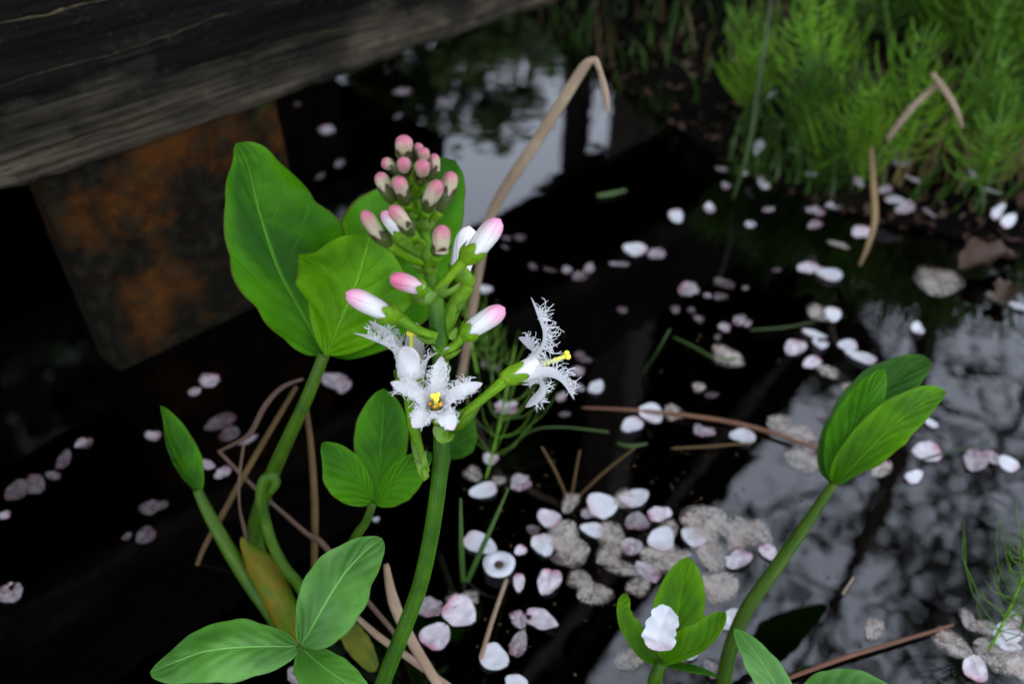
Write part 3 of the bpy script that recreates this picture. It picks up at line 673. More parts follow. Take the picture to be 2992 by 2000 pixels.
# ------------------------------------------------------------------ leaves
def blade(parent, root, name, pts, wl, wr, N, mat, **k):
    mb = MB(); m = [P(*a) for a in pts]; d = sum(a[2] for a in pts) / len(pts)
    leaflet(mb, m, px2m(wl, d), px2m(wr, d), N, **k); return mb.build(name, mat, parent, root)
def stalk(parent, root, name, pts, r, mat, n=6, sides=12, **k):
    mb = MB(); d = pts[len(pts) // 2][2]
    mb.tube(PP(pts, n), [px2m(q, d) for q in r], sides, **k); return mb.build(name, mat, parent, root)
def base_of(pts): p = P(*pts[-1]); return V((p.x, p.y, 0))

# leafy shoot at the left: broad leaf, folded leaf, coiled shoot and sheath rise from one foot
pet = [(948, 1035, .262), (890, 1180, .268), (818, 1335, .280), (772, 1450, .292), (745, 1560, .300), (782, 1700, .304), (850, 1840, .304), (890, 1960, .310)]
sh = thing('bogbean_shoot', base_of(pet), 'leafy shoot with broad upright leaf, narrow folded leaf and coiled young leaf from one sheath', 'plant')
lf = stalk(sh, sh, 'leaf_stalk', pet, (15, 17, 20, 21, 22, 24, 26, 26), 'petiole')
blade(lf, sh, 'leaflet', [(945, 1040, .266), (880, 920, .268), (808, 780, .266), (755, 620, .264), (722, 480, .263), (690, 418, .262)], 95, 222, K(.0, .1, 1), 'leaf', sl=.75, sr=-.45, curl=.42, p=.74, q=.62, nu=60, nv=12, wave=.075, seed=4, ripple=.11)
blade(lf, sh, 'leaflet', [(950, 1040, .258), (985, 960, .252), (1040, 825, .248), (1078, 705, .249), (1088, 682, .250)], 235, 140, K(-.1, .0, 1), 'leaf_young', sl=-.45, sr=-.75, curl=-.05, p=1.05, q=.55, nu=54, nv=12, wave=.05, seed=5, ripple=.08)
blade(lf, sh, 'leaflet', [(955, 1040, .270), (1060, 880, .276), (1180, 690, .280), (1280, 540, .280), (1330, 468, .279)], 180, 190, K(.0, .1, 1), 'leaf', sl=.1, sr=.2, p=.82, q=.55, nu=50, nv=10, wave=.05, seed=6, ripple=.05)
pet = [(576, 1432, .283), (632, 1545, .286), (720, 1690, .29), (806, 1812, .294), (880, 1940, .308)]
lf2 = stalk(sh, sh, 'leaf_stalk', pet, (13, 19, 22, 24, 24), 'petiole')
blade(lf2, sh, 'leaflet', [(585, 1445, .283), (560, 1390, .281), (520, 1300, .279), (490, 1230, .278), (468, 1186, .278)], 42, 40, K(-.35, .2, 1), 'leaf', sl=-.5, sr=-.6, p=.9, q=.75, seed=7, wave=.02)
blade(lf2, sh, 'leaflet', [(585, 1445, .284), (548, 1370, .285), (505, 1275, .285), (480, 1205, .284)], 30, 44, K(.4, .2, 1), 'leaf_dark', sl=.5, sr=.4, p=.9, q=.75, seed=8, wave=.02)
stalk(sh, sh, 'coiled_shoot', [(792, 1438, .272), (806, 1412, .271), (796, 1392, .270), (772, 1404, .270), (762, 1450, .272), (772, 1510, .275), (796, 1592, .279), (834, 1664, .283), (876, 1716, .288), (908, 1790, .294), (905, 1930, .306)], (11, 14, 15, 15, 16, 16, 16, 16, 17, 18, 18), 'petiole')
stalk(sh, sh, 'sheath', [(706, 1572, .286), (722, 1605, .287), (757, 1650, .288), (803, 1732, .289), (846, 1820, .292), (900, 1930, .304)], (4, 18, 40, 44, 42, 36), 'sheath')
blade(sh, sh, 'torn_sheath', [(1000, 1820, .288), (1045, 1890, .285), (1100, 1970, .285)], 40, 30, K(.2, .4, 1), 'sheath_yellow', sl=-.5, sr=-.5, p=.7, q=.4, seed=3)

def trifoliate(label, pet, rad, leaflets, mat, name='bogbean_leaf', pmat='petiole'):
    t = thing(name, base_of(pet), label, 'leaf'); st = stalk(t, t, 'leaf_stalk', pet, rad, pmat)
    for i, (pts, wl, wr, N, kw) in enumerate(leaflets):
        kw = dict(kw); m_ = kw.pop('mat', mat); blade(t, t, 'leaflet', pts, wl, wr, N, m_, seed=i + len(label), **kw)
    return t
upn = K(0, .755, .656)
trifoliate('three-parted pale-sheened leaf spread flat at the foot of the flowering stalk',
    [(877, 1890, .238), (880, 1930, .240), (905, 2040, .252), (930, 2160, .262), (950, 2300, .275)], (12, 14, 16, 17, 18),
    [([(879, 1890, .238), (945, 1772, .236), (1010, 1672, .238), (1075, 1605, .242), (1116, 1574, .246)], 92, 108, K(-.05, .75, .75), dict(p=.85, q=.62, sl=.05, sr=-.25, curl=.1, nu=48, nv=10, wave=.035, pil=.3)),
     ([(874, 1892, .238), (744, 1889, .232), (600, 1904, .228), (500, 1940, .228), (438, 1966, .230)], 96, 100, K(.05, .8, .6), dict(p=.85, q=.62, sl=-.15, sr=.0, curl=-.1, nu=48, nv=10, wave=.035, pil=.3)),
     ([(880, 1895, .238), (951, 1955, .226), (1030, 2010, .220), (1100, 2050, .218)], 62, 80, K(0, .8, .6), dict(p=.85, q=.62, sl=-.2, sr=-.2, nu=24, nv=7, wave=.035))], 'leaf_top')
trifoliate('three-parted bright green leaf standing behind the flowering stalk below the open flowers',
    [(1090, 1470, .262), (1070, 1525, .264), (1038, 1575, .268), (1000, 1680, .278), (970, 1820, .292), (960, 1900, .31)], (11, 12, 14, 14, 14, 14),
    [([(1092, 1470, .263), (1108, 1400, .266), (1114, 1300, .268), (1120, 1200, .268), (1120, 1136, .266)], 80, 78, K(.1, .2, 1), dict(p=1.15, q=.62, sl=.12, sr=.05, wave=.015)),
     ([(1088, 1474, .262), (1040, 1400, .256), (985, 1330, .252), (940, 1296, .250)], 80, 48, K(.2, .5, .8), dict(p=.95, q=.65, sl=-.3, sr=-.1, wave=.02)),
     ([(1094, 1474, .262), (1150, 1405, .258), (1210, 1355, .256), (1262, 1325, .256)], 46, 72, K(-.2, .5, .8), dict(p=.95, q=.65, sl=-.1, sr=-.3, wave=.02))], 'leaf')
trifoliate('small dark green leaf half hidden behind the flowering stalk',
    [(1310, 1330, .296), (1290, 1420, .305), (1270, 1520, .32)], (9, 10, 11),
    [([(1305, 1340, .296), (1335, 1270, .295), (1352, 1195, .295)], 52, 62, K(.1, .3, 1), dict(p=.9, q=.6, sl=.2, sr=.1))], 'leaf_dark')
trifoliate('tall leaf folded upright on a long slanting stalk over the grey water',
    [(2436, 1414, .272), (2365, 1520, .271), (2266, 1663, .270), (2182, 1782, .271), (2136, 1893, .274), (2115, 1995, .279), (2108, 2080, .288)], (12, 17, 20, 21, 22, 23, 24),
    [([(2434, 1420, .273), (2470, 1310, .278), (2560, 1170, .284), (2660, 1085, .288), (2722, 1056, .290)], 92, 80, K(-.2, .2, 1), dict(p=.85, q=.5, sl=.15, sr=.3, mat='leaf_dark', tipw=.1)),
     ([(2436, 1420, .272), (2480, 1290, .266), (2535, 1165, .264), (2584, 1076, .266)], 62, 66, K(-.25, .1, 1), dict(p=.85, q=.65, sl=-.55, sr=-.1, mat='leaf', wave=.02)),
     ([(2440, 1422, .272), (2505, 1352, .264), (2610, 1245, .259), (2710, 1170, .262), (2766, 1146, .266)], 66, 82, K(.1, .1, 1), dict(p=.85, q=.52, sl=-.15, sr=-.5, mat='leaf_young', wave=.02, curl=-.1))], 'leaf', pmat='petiole_red')
cup = trifoliate('cup-shaped young leaf holding a fallen white petal',
    [(1935, 1938, .250), (1915, 1985, .253), (1905, 2060, .262), (1900, 2150, .275)], (16, 20, 22, 24),
    [([(1938, 1940, .254), (1968, 1850, .262), (1990, 1740, .266), (2008, 1629, .266)], 84, 74, K(.05, .2, 1), dict(p=1.0, q=.55, sl=.35, sr=.25, wave=.02)),
     ([(1930, 1944, .252), (1860, 1905, .250), (1812, 1830, .251), (1806, 1770, .253), (1832, 1736, .256)], 24, 52, K(.75, .35, .55), dict(p=.85, q=.45, sl=.2, sr=.25, curl=.35, wave=.02)),
     ([(1936, 1944, .250), (1990, 1925, .243), (2060, 1888, .241), (2105, 1832, .243), (2118, 1790, .246)], 62, 24, K(-.45, .75, .45), dict(p=.85, q=.42, sl=.25, sr=.2, curl=.35, wave=.02)),
     ([(1940, 1940, .250), (2010, 1952, .245), (2070, 1968, .243), (2105, 1984, .243)], 18, 14, K(0, .8, .6), dict(p=.7, q=.7, sl=-.3, sr=-.3, mat='leaf'))], 'leaf_young')
trifoliate('pale green spreading leaf below the tall slanting leaf stalk',
    [(2335, 2105, .232), (2320, 2200, .24), (2300, 2400, .262)], (12, 13, 14),
    [([(2335, 2105, .232), (2268, 2000, .236), (2205, 1905, .242), (2147, 1838, .248)], 58, 56, K(.1, .75, .65), dict(p=.9, q=.62, sl=-.05, sr=-.2)),
     ([(2338, 2103, .232), (2420, 2050, .234), (2530, 2018, .238), (2640, 2035, .243)], 92, 84, K(-.05, .8, .6), dict(p=.8, q=.6, sl=-.2, sr=-.2)),
     ([(2336, 2108, .232), (2330, 2250, .222), (2320, 2380, .218)], 90, 90, K(0, .8, .6), dict(p=.8, q=.6))], 'leaf_top')
# a further leaf just outside the frame, mirrored at the right
trifoliate('round-leaved plant leaning over the water at the pond side', [(3420, 900, .40), (3400, 1100, .42), (3380, 1300, .36)], (10, 12, 12),
    [([(3420, 900, .40), (3330, 830, .40), (3230, 800, .40)], 80, 80, K(0, .6, .7), dict(p=.9, q=.55)),
     ([(3420, 900, .40), (3420, 780, .41), (3440, 660, .42)], 80, 80, K(0, .4, 1), dict(p=.9, q=.55)),
     ([(3420, 900, .40), (3520, 850, .40), (3620, 820, .40)], 80, 80, K(0, .6, .7), dict(p=.9, q=.55))], 'leaf_dark')

# ------------------------------------------------------------------ dry reeds, straws and twigs
def strand(name, label, cat, pts, r, mat, flat=.6, group=None, sides=8, at_water=False, n=6):
    m = [P(*q) if len(q) == 3 else W(q[0], q[1], .002) for q in pts]
    d = dep(m[len(m) // 2]); low = min(m, key=lambda a: a.z); org = V((low.x, low.y, max(0, low.z)))
    mb = MB(); mb.tube(smooth(m, n), [px2m(q, d) for q in r], sides, flat=flat, fdir=-FW)
    return tag(mb.build(name, mat, None, None, True, org), label, cat, group)
reed_pts = [(1290, 1290, .40), (1345, 1110, .388), (1372, 960, .376), (1398, 800, .364), (1438, 620, .350), (1560, 425, .340), (1640, 300, .334), (1700, 205, .331), (1722, 178, .330)]
rd = thing('dry_reed', base_of(reed_pts[::-1]), 'tall dry brown reed snapped over at its top, behind the flower', 'reed')
mb = MB(); m = PP(reed_pts, 6); mb.tube(m, [px2m(q, .345) for q in (12, 13, 14, 14, 16, 18, 18, 16, 12)], 10, flat=.55, fdir=-FW); mb.build('stalk', 'reed', rd, rd)
mb = MB(); m = PP([(1716, 182, .330), (1738, 176, .329), (1752, 205, .327), (1764, 250, .325), (1772, 290, .324), (1776, 328, .324)], 6); mb.tube(m, [px2m(q, .33) for q in (12, 11, 8, 11, 10, 5)], 8, flat=.5, fdir=-FW); mb.build('hanging_tip', 'straw_pale', rd, rd)
strand('dry_straw', 'brown bent straw slanting down to the water left of the coiled shoot', 'straw', [(866, 1130, .310), (722, 1375, .308), (652, 1502, .310), (590, 1616, .316), (555, 1730, .318), (527, 1850, .325), (500, 1960, .33)], (7, 9, 9, 7, 6, 5, 4), 'straw')
strand('dry_straw', 'upright olive-brown straw between coiled shoot and three-parted leaf', 'straw', [(890, 1165, .312), (908, 1300, .312), (919, 1475, .310), (918, 1640, .312), (915, 1800, .318)], (7, 9, 11, 10, 9), 'straw')
strand('dry_straw', 'pale curled strip of dry leaf hanging over the brown straw', 'straw', [(886, 1108, .300), (826, 1132, .298), (775, 1186, .298), (735, 1262, .300), (700, 1290, .302), (645, 1318, .306)], (4, 7, 8, 8, 6, 5), 'twig', .35)
strand('dry_straw', 'thin pale straw dangling with a frayed tip above the sheath', 'straw', [(712, 1300, .302), (699, 1400, .300), (700, 1480, .298), (712, 1540, .296), (722, 1592, .294)], (4, 4, 3, 6, 3), 'twig', .5)
strand('twig', 'pinkish brown twig crossing behind the coiled shoot to the lower stem', 'twig', [(638, 1318, .320), (722, 1405, .316), (802, 1478, .312), (895, 1560, .308), (945, 1594, .306), (1075, 1760, .298), (1150, 1850, .294), (1240, 1980, .290)], (5, 6, 6, 7, 9, 7, 7, 7), 'twig', 1)
strand('dry_straw', 'pale pink straw tapering beside the lower flower stem', 'straw', [(1128, 1650, .284), (1150, 1760, .278), (1200, 1870, .272), (1284, 2010, .266), (1340, 2100, .27)], (8, 17, 16, 14, 12), 'straw_pale', .5)
strand('dry_straw', 'tan straw lying across under the lower flower stem', 'straw', [(1036, 1800, .288), (1110, 1865, .282), (1200, 1928, .278), (1300, 2000, .276), (1400, 2070, .28)], (8, 11, 11, 10, 9), 'straw_pale', .6)
strand('twig', 'brown twig lying across the water under floating petals', 'twig', [(1700, 1192), (1860, 1200), (2010, 1215), (2160, 1240), (2300, 1280), (2440, 1332)], (3, 5, 6, 7, 6, 4), 'twig_red', 1)
strand('twig', 'straight reddish twig floating at the pale green leaf', 'twig', [(2300, 1985), (2480, 1920), (2620, 1878), (2785, 1828)], (6, 7, 6, 4), 'twig_red', 1)
strand('dry_straw', 'thin tan straw standing under the ring-shaped petal', 'straw', [(1480, 1695), (1440, 1810, .292), (1405, 1925, .278)], (6, 7, 7), 'straw_pale', .8)
for k, (e, lb) in enumerate((((1583, 1307, .33), 'short brown grass stub leaning left from a floating petal'), ((1694, 1318, .33), 'short brown grass stub standing upright from a floating petal'), ((1856, 1310, .325), 'long brown grass stub leaning right from a floating petal'))):
    b_ = W(1664 + 5 * k, 1452); q = P(*e)
    mb = MB(); mb.tube(smooth([b_ + V((0, 0, -.004)), b_.lerp(q, .5), q], 4), [.0005, .0006, .0004], 7); tag(mb.build('grass_stub', 'straw', None, None, True, V((b_.x, b_.y, 0))), lb, 'grass')
strand('grass_straw', 'short loose bit of straw floating on grey reflection', 'straw', [(2462, 1738), (2494, 1688)], (4, 3), 'straw_pale', .6)
strand('grass_straw', 'thin pale straw floating beside the brown twig', 'straw', [(1960, 1312), (2080, 1305), (2200, 1295)], (3, 4, 3), 'straw', .6)
strand('dry_reed', 'tan bent reed stub rising from the bank horsetails', 'reed', [(2592, 408, .44), (2660, 320, .43), (2738, 246, .425)], (9, 11, 9), 'reed')
strand('dry_reed', 'folded dry reed leaf drooping into bank grass', 'reed', [(2724, 214, .425), (2760, 262, .42), (2795, 320, .42), (2812, 372, .425)], (8, 12, 9, 5), 'reed', .4)
strand('dry_reed', 'yellowish reed bent down into the water at the bank', 'reed', [(2545, 430, .47), (2552, 540, .452), (2556, 640, .44), (2535, 720, .432), (2512, 775, .432)], (7, 11, 10, 8, 4), 'drygrass', .4)
strand('sedge', 'broad green blade leaning up from the water before the dark bank', 'grass', [(2140, 585), (2185, 440, .49), (2212, 270, .48), (2235, 120, .48), (2260, -60, .49)], (4, 7, 7, 6, 3), 'grass_dim', .2)
strand('sedge', 'single narrow green blade standing in dark open water', 'grass', [(1880, 1090), (1925, 1020, .37), (1958, 962, .366)], (3, 5, 3), 'grass_dim', .3)
strand('sedge', 'short green blade floating under the snapped reed', 'grass', [(1745, 572), (1785, 566), (1828, 556)], (5, 7, 5), 'grass', .15)
sp2 = thing('grass_sprout', W(1356, 1712), 'pair of upright green grass blades among petals beside the stem', 'grass')
for pts in ([(1354, 1712, .312), (1348, 1600, .305), (1346, 1458, .30)], [(1360, 1712, .312), (1415, 1590, .304), (1485, 1430, .30)]):
    mb = MB(); mb.tube(PP(pts, 6), [px2m(q, .305) for q in (9, 9, 3)], 6, flat=.3, fdir=-FW); mb.build('blade', 'grass', sp2, sp2)

LM = [('the ring-shaped petal', 1458, 1654), ('the pair of green grass blades', 1350, 1770), ('the fan of brown grass stubs', 1664, 1452), ('the cup-shaped leaf', 1900, 1900), ('the slanting leaf stalk', 2160, 1640),
      ('the long brown twig', 2000, 1215), ('the straight reddish twig', 2550, 1900), ('the light green horsetail in the water', 2860, 1900), ('the tall folded leaf', 2640, 1420), ('the coiled shoot', 760, 1500),
      ('the foot of the rust-stained post', 450, 1060), ('the short floating green blade', 1785, 566), ('the broad green blade', 2150, 560), ('the bent reed stub', 2592, 420), ('the yellowish bent reed', 2520, 760),
      ('the large brown dead leaf', 2885, 770), ('the pale brown dead leaf', 2965, 500), ('the curved weed stem', 2090, 1048), ('the narrow green blade', 1890, 1080), ('the arching horsetail shoot', 1560, 1290), ('the timber beam', 1100, 330),
      ('the edge of the sky reflection', 2390, 1010), ('the thin green weed strand', 2790, 1320), ('the leaning small horsetail sprig', 1430, 1420), ('the white patch of reflected sky', 1600, 520), ('the curled dead leaf', 2930, 880), ('the short loose straw', 2480, 1715), ('the thin tan straw', 1420, 1880), ('the water under the folded narrow leaf', 330, 1420), ('the foot of the dry reed', 1320, 1150), ('the dark water ahead of the side-facing flower', 1720, 870)]
def near(px, py): return min(LM, key=lambda q: (q[1] - px) ** 2 + (q[2] - py) ** 2)[0]
# ------------------------------------------------------------------ horsetails
def horsetail_meshes(seed, whorls=15, br=9, spread=.20, thin=1.0):
    rr = random.Random(seed); a = MB(); b = MB(); bx, by = rr.uniform(-.2, .2), rr.uniform(-.2, .2)
    ax = lambda t: V((bx * t * t, by * t * t, t))
    a.tube([ax(i / 10) for i in range(11)], [.013 * thin, .010 * thin, .004], 6)
    for w in range(whorls):
        t = .18 + .80 * w / whorls; c = ax(t); off = rr.random() * 6
        for k in range(br):
            az = off + 6.283 * k / br + rr.gauss(0, .18); l = spread * (1.25 - .85 * t) * rr.uniform(.6, 1.35); o = V((math.cos(az), math.sin(az), 0))
            p = [c, c + o * l * .45 + V((0, 0, l * .22)), c + o * l * .75 + V((0, 0, l * .62)), c + o * l * .92 + V((0, 0, l * 1.1))]
            b.tube(p, [.0052 * thin, .0045 * thin, .0028 * thin], 3, caps=False)
    return a.mesh('stem', 'horsetail'), b.mesh('branches', 'horsetail')
HT = [horsetail_meshes(k, 9 + k % 3, 6, .28 + .03 * k, 2.0) for k in range(4)] + [horsetail_meshes(k, 6, 6, .30 + .04 * (k % 3), .8) for k in range(4, 8)]
def horsetail(loc, size, tilt, label, group=None, k=None):
    t = thing('horsetail', loc, label, 'horsetail', group); m_ = HT[rnd.randrange(4) if k is None else k + 4]
    t.rotation_euler = tilt; t.scale = (size,) * 3
    for nm, me in zip(('stem', 'branches'), m_):
        o = bpy.data.objects.new(nm, me); col.objects.link(o); o.parent = t
        if nm == 'branches': o['kind'] = 'stuff'
    return t
def on_ground(px, py):
    dr = FW + RT * ((px - CX) / F) + UP * ((CY - py) / F); t = .25
    while t < 3:
        p = CAM + dr * t; g = ground_z(p.x, p.y)
        if p.z <= g: break
        t += .002
    return V((p.x, p.y, g - .002))
n_ = 0
while n_ < 62:
    px = rnd.uniform(2250, 3150); py = rnd.uniform(-120, 470)
    if py > 40 + (px - 2350) * .60: continue
    if px < 2640 and rnd.random() < .6: continue
    p = on_ground(px, py)
    if p.z < .01: continue
    horsetail(p, rnd.uniform(.045, .105), (rnd.gauss(.25, .5), rnd.gauss(0, .5) - .25, rnd.uniform(0, 6)), 'feathery bright green horsetail growing on the bank by ' + near(px, py), 'horsetails on the bank by ' + near(px, py)); n_ += 1
LB2 = 'darker horsetail sprig at the muddy water edge'
for px, py, sz in ((2470, 470, .06), (2400, 500, .05), (2560, 420, .07), (2350, 430, .06), (2290, 380, .055), (2440, 380, .07), (2620, 520, .06), (2510, 560, .045), (2330, 520, .04), (2250, 300, .06), (2180, 330, .05), (2680, 440, .07), (2860, 560, .06), (2940, 480, .06), (2400, 300, .065)):
    p = W(px, py, .0) if on_ground(px, py).z < 0 else on_ground(px, py)
    horsetail(p, sz, (rnd.gauss(0, .35), rnd.gauss(0, .35), rnd.uniform(0, 6)), 'darker horsetail sprig at the muddy water edge by ' + near(px, py), 'horsetail sprigs at the water edge by ' + near(px, py))
horsetail(W(2890, 1900), .050, (R(-8), R(10), .4), 'light green horsetail standing in the water among petals beyond the reddish twig', k=1)
horsetail(W(2985, 1840), .05, (R(-14), R(-8), 1.4), 'horsetail beside the pond corner leaning over wilted petals', k=2)
horsetail(W(1420, 1400), .055, (R(-58), R(28), 0), 'small horsetail sprig leaning over petals behind the flower stem', k=0)
horsetail(W(1395, 1090), .05, (R(-62), R(30), .5), 'blurred horsetail sprig behind the stem below the pink bud', k=3)
horsetail(W(1440, 1120), .045, (R(-66), R(60), .5), 'blurred horsetail sprig beside the side-facing flower', k=2)
strand('horsetail_shoot', 'bare green horsetail shoot arching out over dark water', 'horsetail', [(1470, 1330), (1510, 1290, .35), (1565, 1256, .345), (1650, 1250, .345), (1778, 1264, .348)], (4, 4, 4, 4, 4), 'grass_dim', .9)
strand('water_weed', 'short green weed sprig floating between petals', 'weed', [(1802, 1295), (1840, 1305), (1890, 1298)], (4, 7, 4), 'grass_dim', .5)
strand('water_weed', 'curved pale green weed stem floating in open water', 'weed', [(1965, 985), (2020, 1010), (2090, 1048), (2150, 1050)], (3, 4, 5, 3), 'grass_dim', .6)
strand('water_weed', 'yellow green weed stem near the white petals at the reflection edge', 'weed', [(2190, 965), (2290, 958), (2380, 940)], (3, 4, 2), 'grass_dim', .6)
strand('water_weed', 'thin green weed strand behind the tall folded leaf', 'weed', [(2690, 1345), (2780, 1320), (2890, 1292)], (3, 3, 2), 'grass_dim', .6)

# grass and dry litter on the bank
def tufts(name, mat, n, label, boxes, hmin, hmax, seed, w=.0011):
    rr = random.Random(seed); mb = MB()
    for k in range(n):
        x0, x1, y0, y1 = boxes[k % len(boxes)]; p = on_ground(rr.uniform(x0, x1), rr.uniform(y0, y1)); p.z = max(p.z, -.005)
        h = rr.uniform(hmin, hmax); a = rr.random() * 6.28; ln = rr.uniform(.2, .9) * h; o = V((math.cos(a), math.sin(a), 0)); sd_ = V((-o.y, o.x, 0)) * w * rr.uniform(.6, 1.5)
        rows = []
        for i in range(5):
            t = i / 4; c = p + o * ln * t * t + V((0, 0, h * (t - .25 * t ** 3))); rows.append([c - sd_ * (1 - t * .9), c + sd_ * (1 - t * .9)])
        mb.grid(rows, [[(i / 4, 0), (i / 4, 1)] for i in range(5)])
    tag(mb.build(name, mat), label, 'grass', None, 'stuff')
tufts('bank_grass', 'grass', 700, 'short green grass and weeds growing on the muddy bank', [(2150, 2600, 250, 560), (2400, 3100, -200, 300), (1650, 2300, -200, 200), (2550, 3050, 420, 640), (2100, 2500, 380, 600), (1600, 2200, -100, 330)], .012, .04, 3)
tufts('dry_bank_grass', 'drygrass', 300, 'dry tan grass stems tangled on the muddy bank', [(2700, 3000, 260, 560), (2780, 3050, 350, 600), (2500, 2750, 350, 560), (1500, 2400, -150, 250)], .02, .065, 5, .0008)

mb = MB(); rr = random.Random(21)
for k in range(1100):
    p = on_ground(rr.uniform(1500, 3050), rr.uniform(-150, 720))
    if p.z < -.004: continue
    p.z += .004; a = V((rr.gauss(0, 1), rr.gauss(0, 1), rr.gauss(0, .35))).normalized(); b = a.cross(V((rr.gauss(0, .3), rr.gauss(0, .3), 1))).normalized(); l = rr.uniform(.0015, .006); wd = l * rr.uniform(.15, .6)
    mb.add([p - a * l, p + b * wd + V((0, 0, .001)), p + a * l, p - b * wd], [(0, 1, 2, 3)], [(0, .5), (.5, 1), (1, .5), (.5, 0)])
tag(mb.build('leaf_litter', 'deadleaf', None, None, False), 'brown leaf litter scattered over the dark muddy bank', 'litter', None, 'stuff')
# dead leaves at the water edge
def dead_leaf(px, py, lpx, rot, label, z=.004):
    p = W(px, py, z); g = on_ground(px, py)
    if g.z > z: p = g + V((0, 0, .004))
    d = dep(p); L = px2m(lpx, d); o = V((math.cos(rot), math.sin(rot), 0)); s_ = V((-o.y, o.x, 0))
    mb = MB(); leaflet(mb, [p - o * L / 2, p + V((0, 0, .12 * L)), p + o * L / 2 + V((0, 0, .05 * L))], L * .22, L * .26, V((0, 0, 1)), curl=.8, p=.8, q=.8, wave=.25, seed=int(px) % 17, ripple=.30, nu=16, nv=5)
    tag(mb.build('dead_leaf', 'deadleaf', None, None, True, V((p.x, p.y, p.z))), label, 'leaf')
dead_leaf(2885, 770, 200, .3, 'large brown dead leaf at the waterline of the bank')
dead_leaf(2965, 500, 130, 1.2, 'pale brown dead leaf standing in the bank grass')
dead_leaf(2975, 620, 130, 2.0, 'dark brown dead leaf beside three white petals on the bank')
dead_leaf(2930, 860, 120, .9, 'curled brown dead leaf floating off the bank')
dead_leaf(2600, 415, 70, .5, 'small reddish dead leaf under the bent reed stub')

# ------------------------------------------------------------------ petals fallen on the pond
def petal_mesh(kind, seed):
    rr = random.Random(seed); mb = MB(); rows = []; uvs = []; nu, nv = 12, 5; asp = rr.uniform(.38, .50); cup_ = rr.uniform(.0, .12); ph = rr.random() * 6; rr_n = rr.uniform(.04, .16)
    if kind == 'p_wilt': asp *= 1.1; cup_ = .03
    for i in range(nu + 1):
        t = i / nu; w = asp * (math.sin(math.pi * (t * .93 + .035) ** .72)) ** .55; row = []; ur = []
        for j in range(-nv, nv + 1):
            x = j / nv; notch = rr_n * math.exp(-(x / .2) ** 2) * t ** 6
            ir = 1 + (  .20 * mnoise.noise(V((t * 4 + seed, (x > 0) * 5.0, 1))) if kind in ('p_wilt', 'p_mauve') else .10 * mnoise.noise(V((t * 4 + seed, (x > 0) * 5.0, 2)))) * abs(x)
            yy = x * w * ir; xx = (t - .5) - notch - .06 * abs(x) * t
            zz = cup_ * ((xx * 1.6) ** 2 + (yy * 1.8) ** 2) + .02 * math.sin(6 * xx + 5 * yy + ph) + (.10 if kind in ('p_mauve', 'p_pink') else .05) * mnoise.noise(V((xx * 4 + seed, yy * 4, 0)))
            row.append(V((xx, yy, zz))); ur.append((t, .5 + .5 * x))
        rows.append(row); uvs.append(ur)
    mb.grid(rows, uvs); return mb.mesh('fallen_petal', kind)
PM = {k: [petal_mesh(k, 10 * i + len(k)) for i in range(9)] for k in ('p_white', 'p_pink', 'p_mauve', 'p_wilt', 'p_dark')}
KN = {'w': 'p_white', 'p': 'p_pink', 'm': 'p_mauve', 'b': 'p_wilt', 's': 'p_dark'}
DESC = {'w': 'white cherry petal', 'p': 'pink-tinged cherry petal', 'm': 'dull mauve cherry petal', 'b': 'wilted beige cherry petal', 's': 'shade-tinted cherry petal'}
Z = {'z6': (1200, 1200, .5102), 'z8': (2050, 0, .6378), 'z7': (2050, 980, .6506), 'zb': (1400, 600, .4464), 'z9': (0, 1100, .574), 'z5': (400, 1100, .574), 'z3': (0, 0, .5541)}
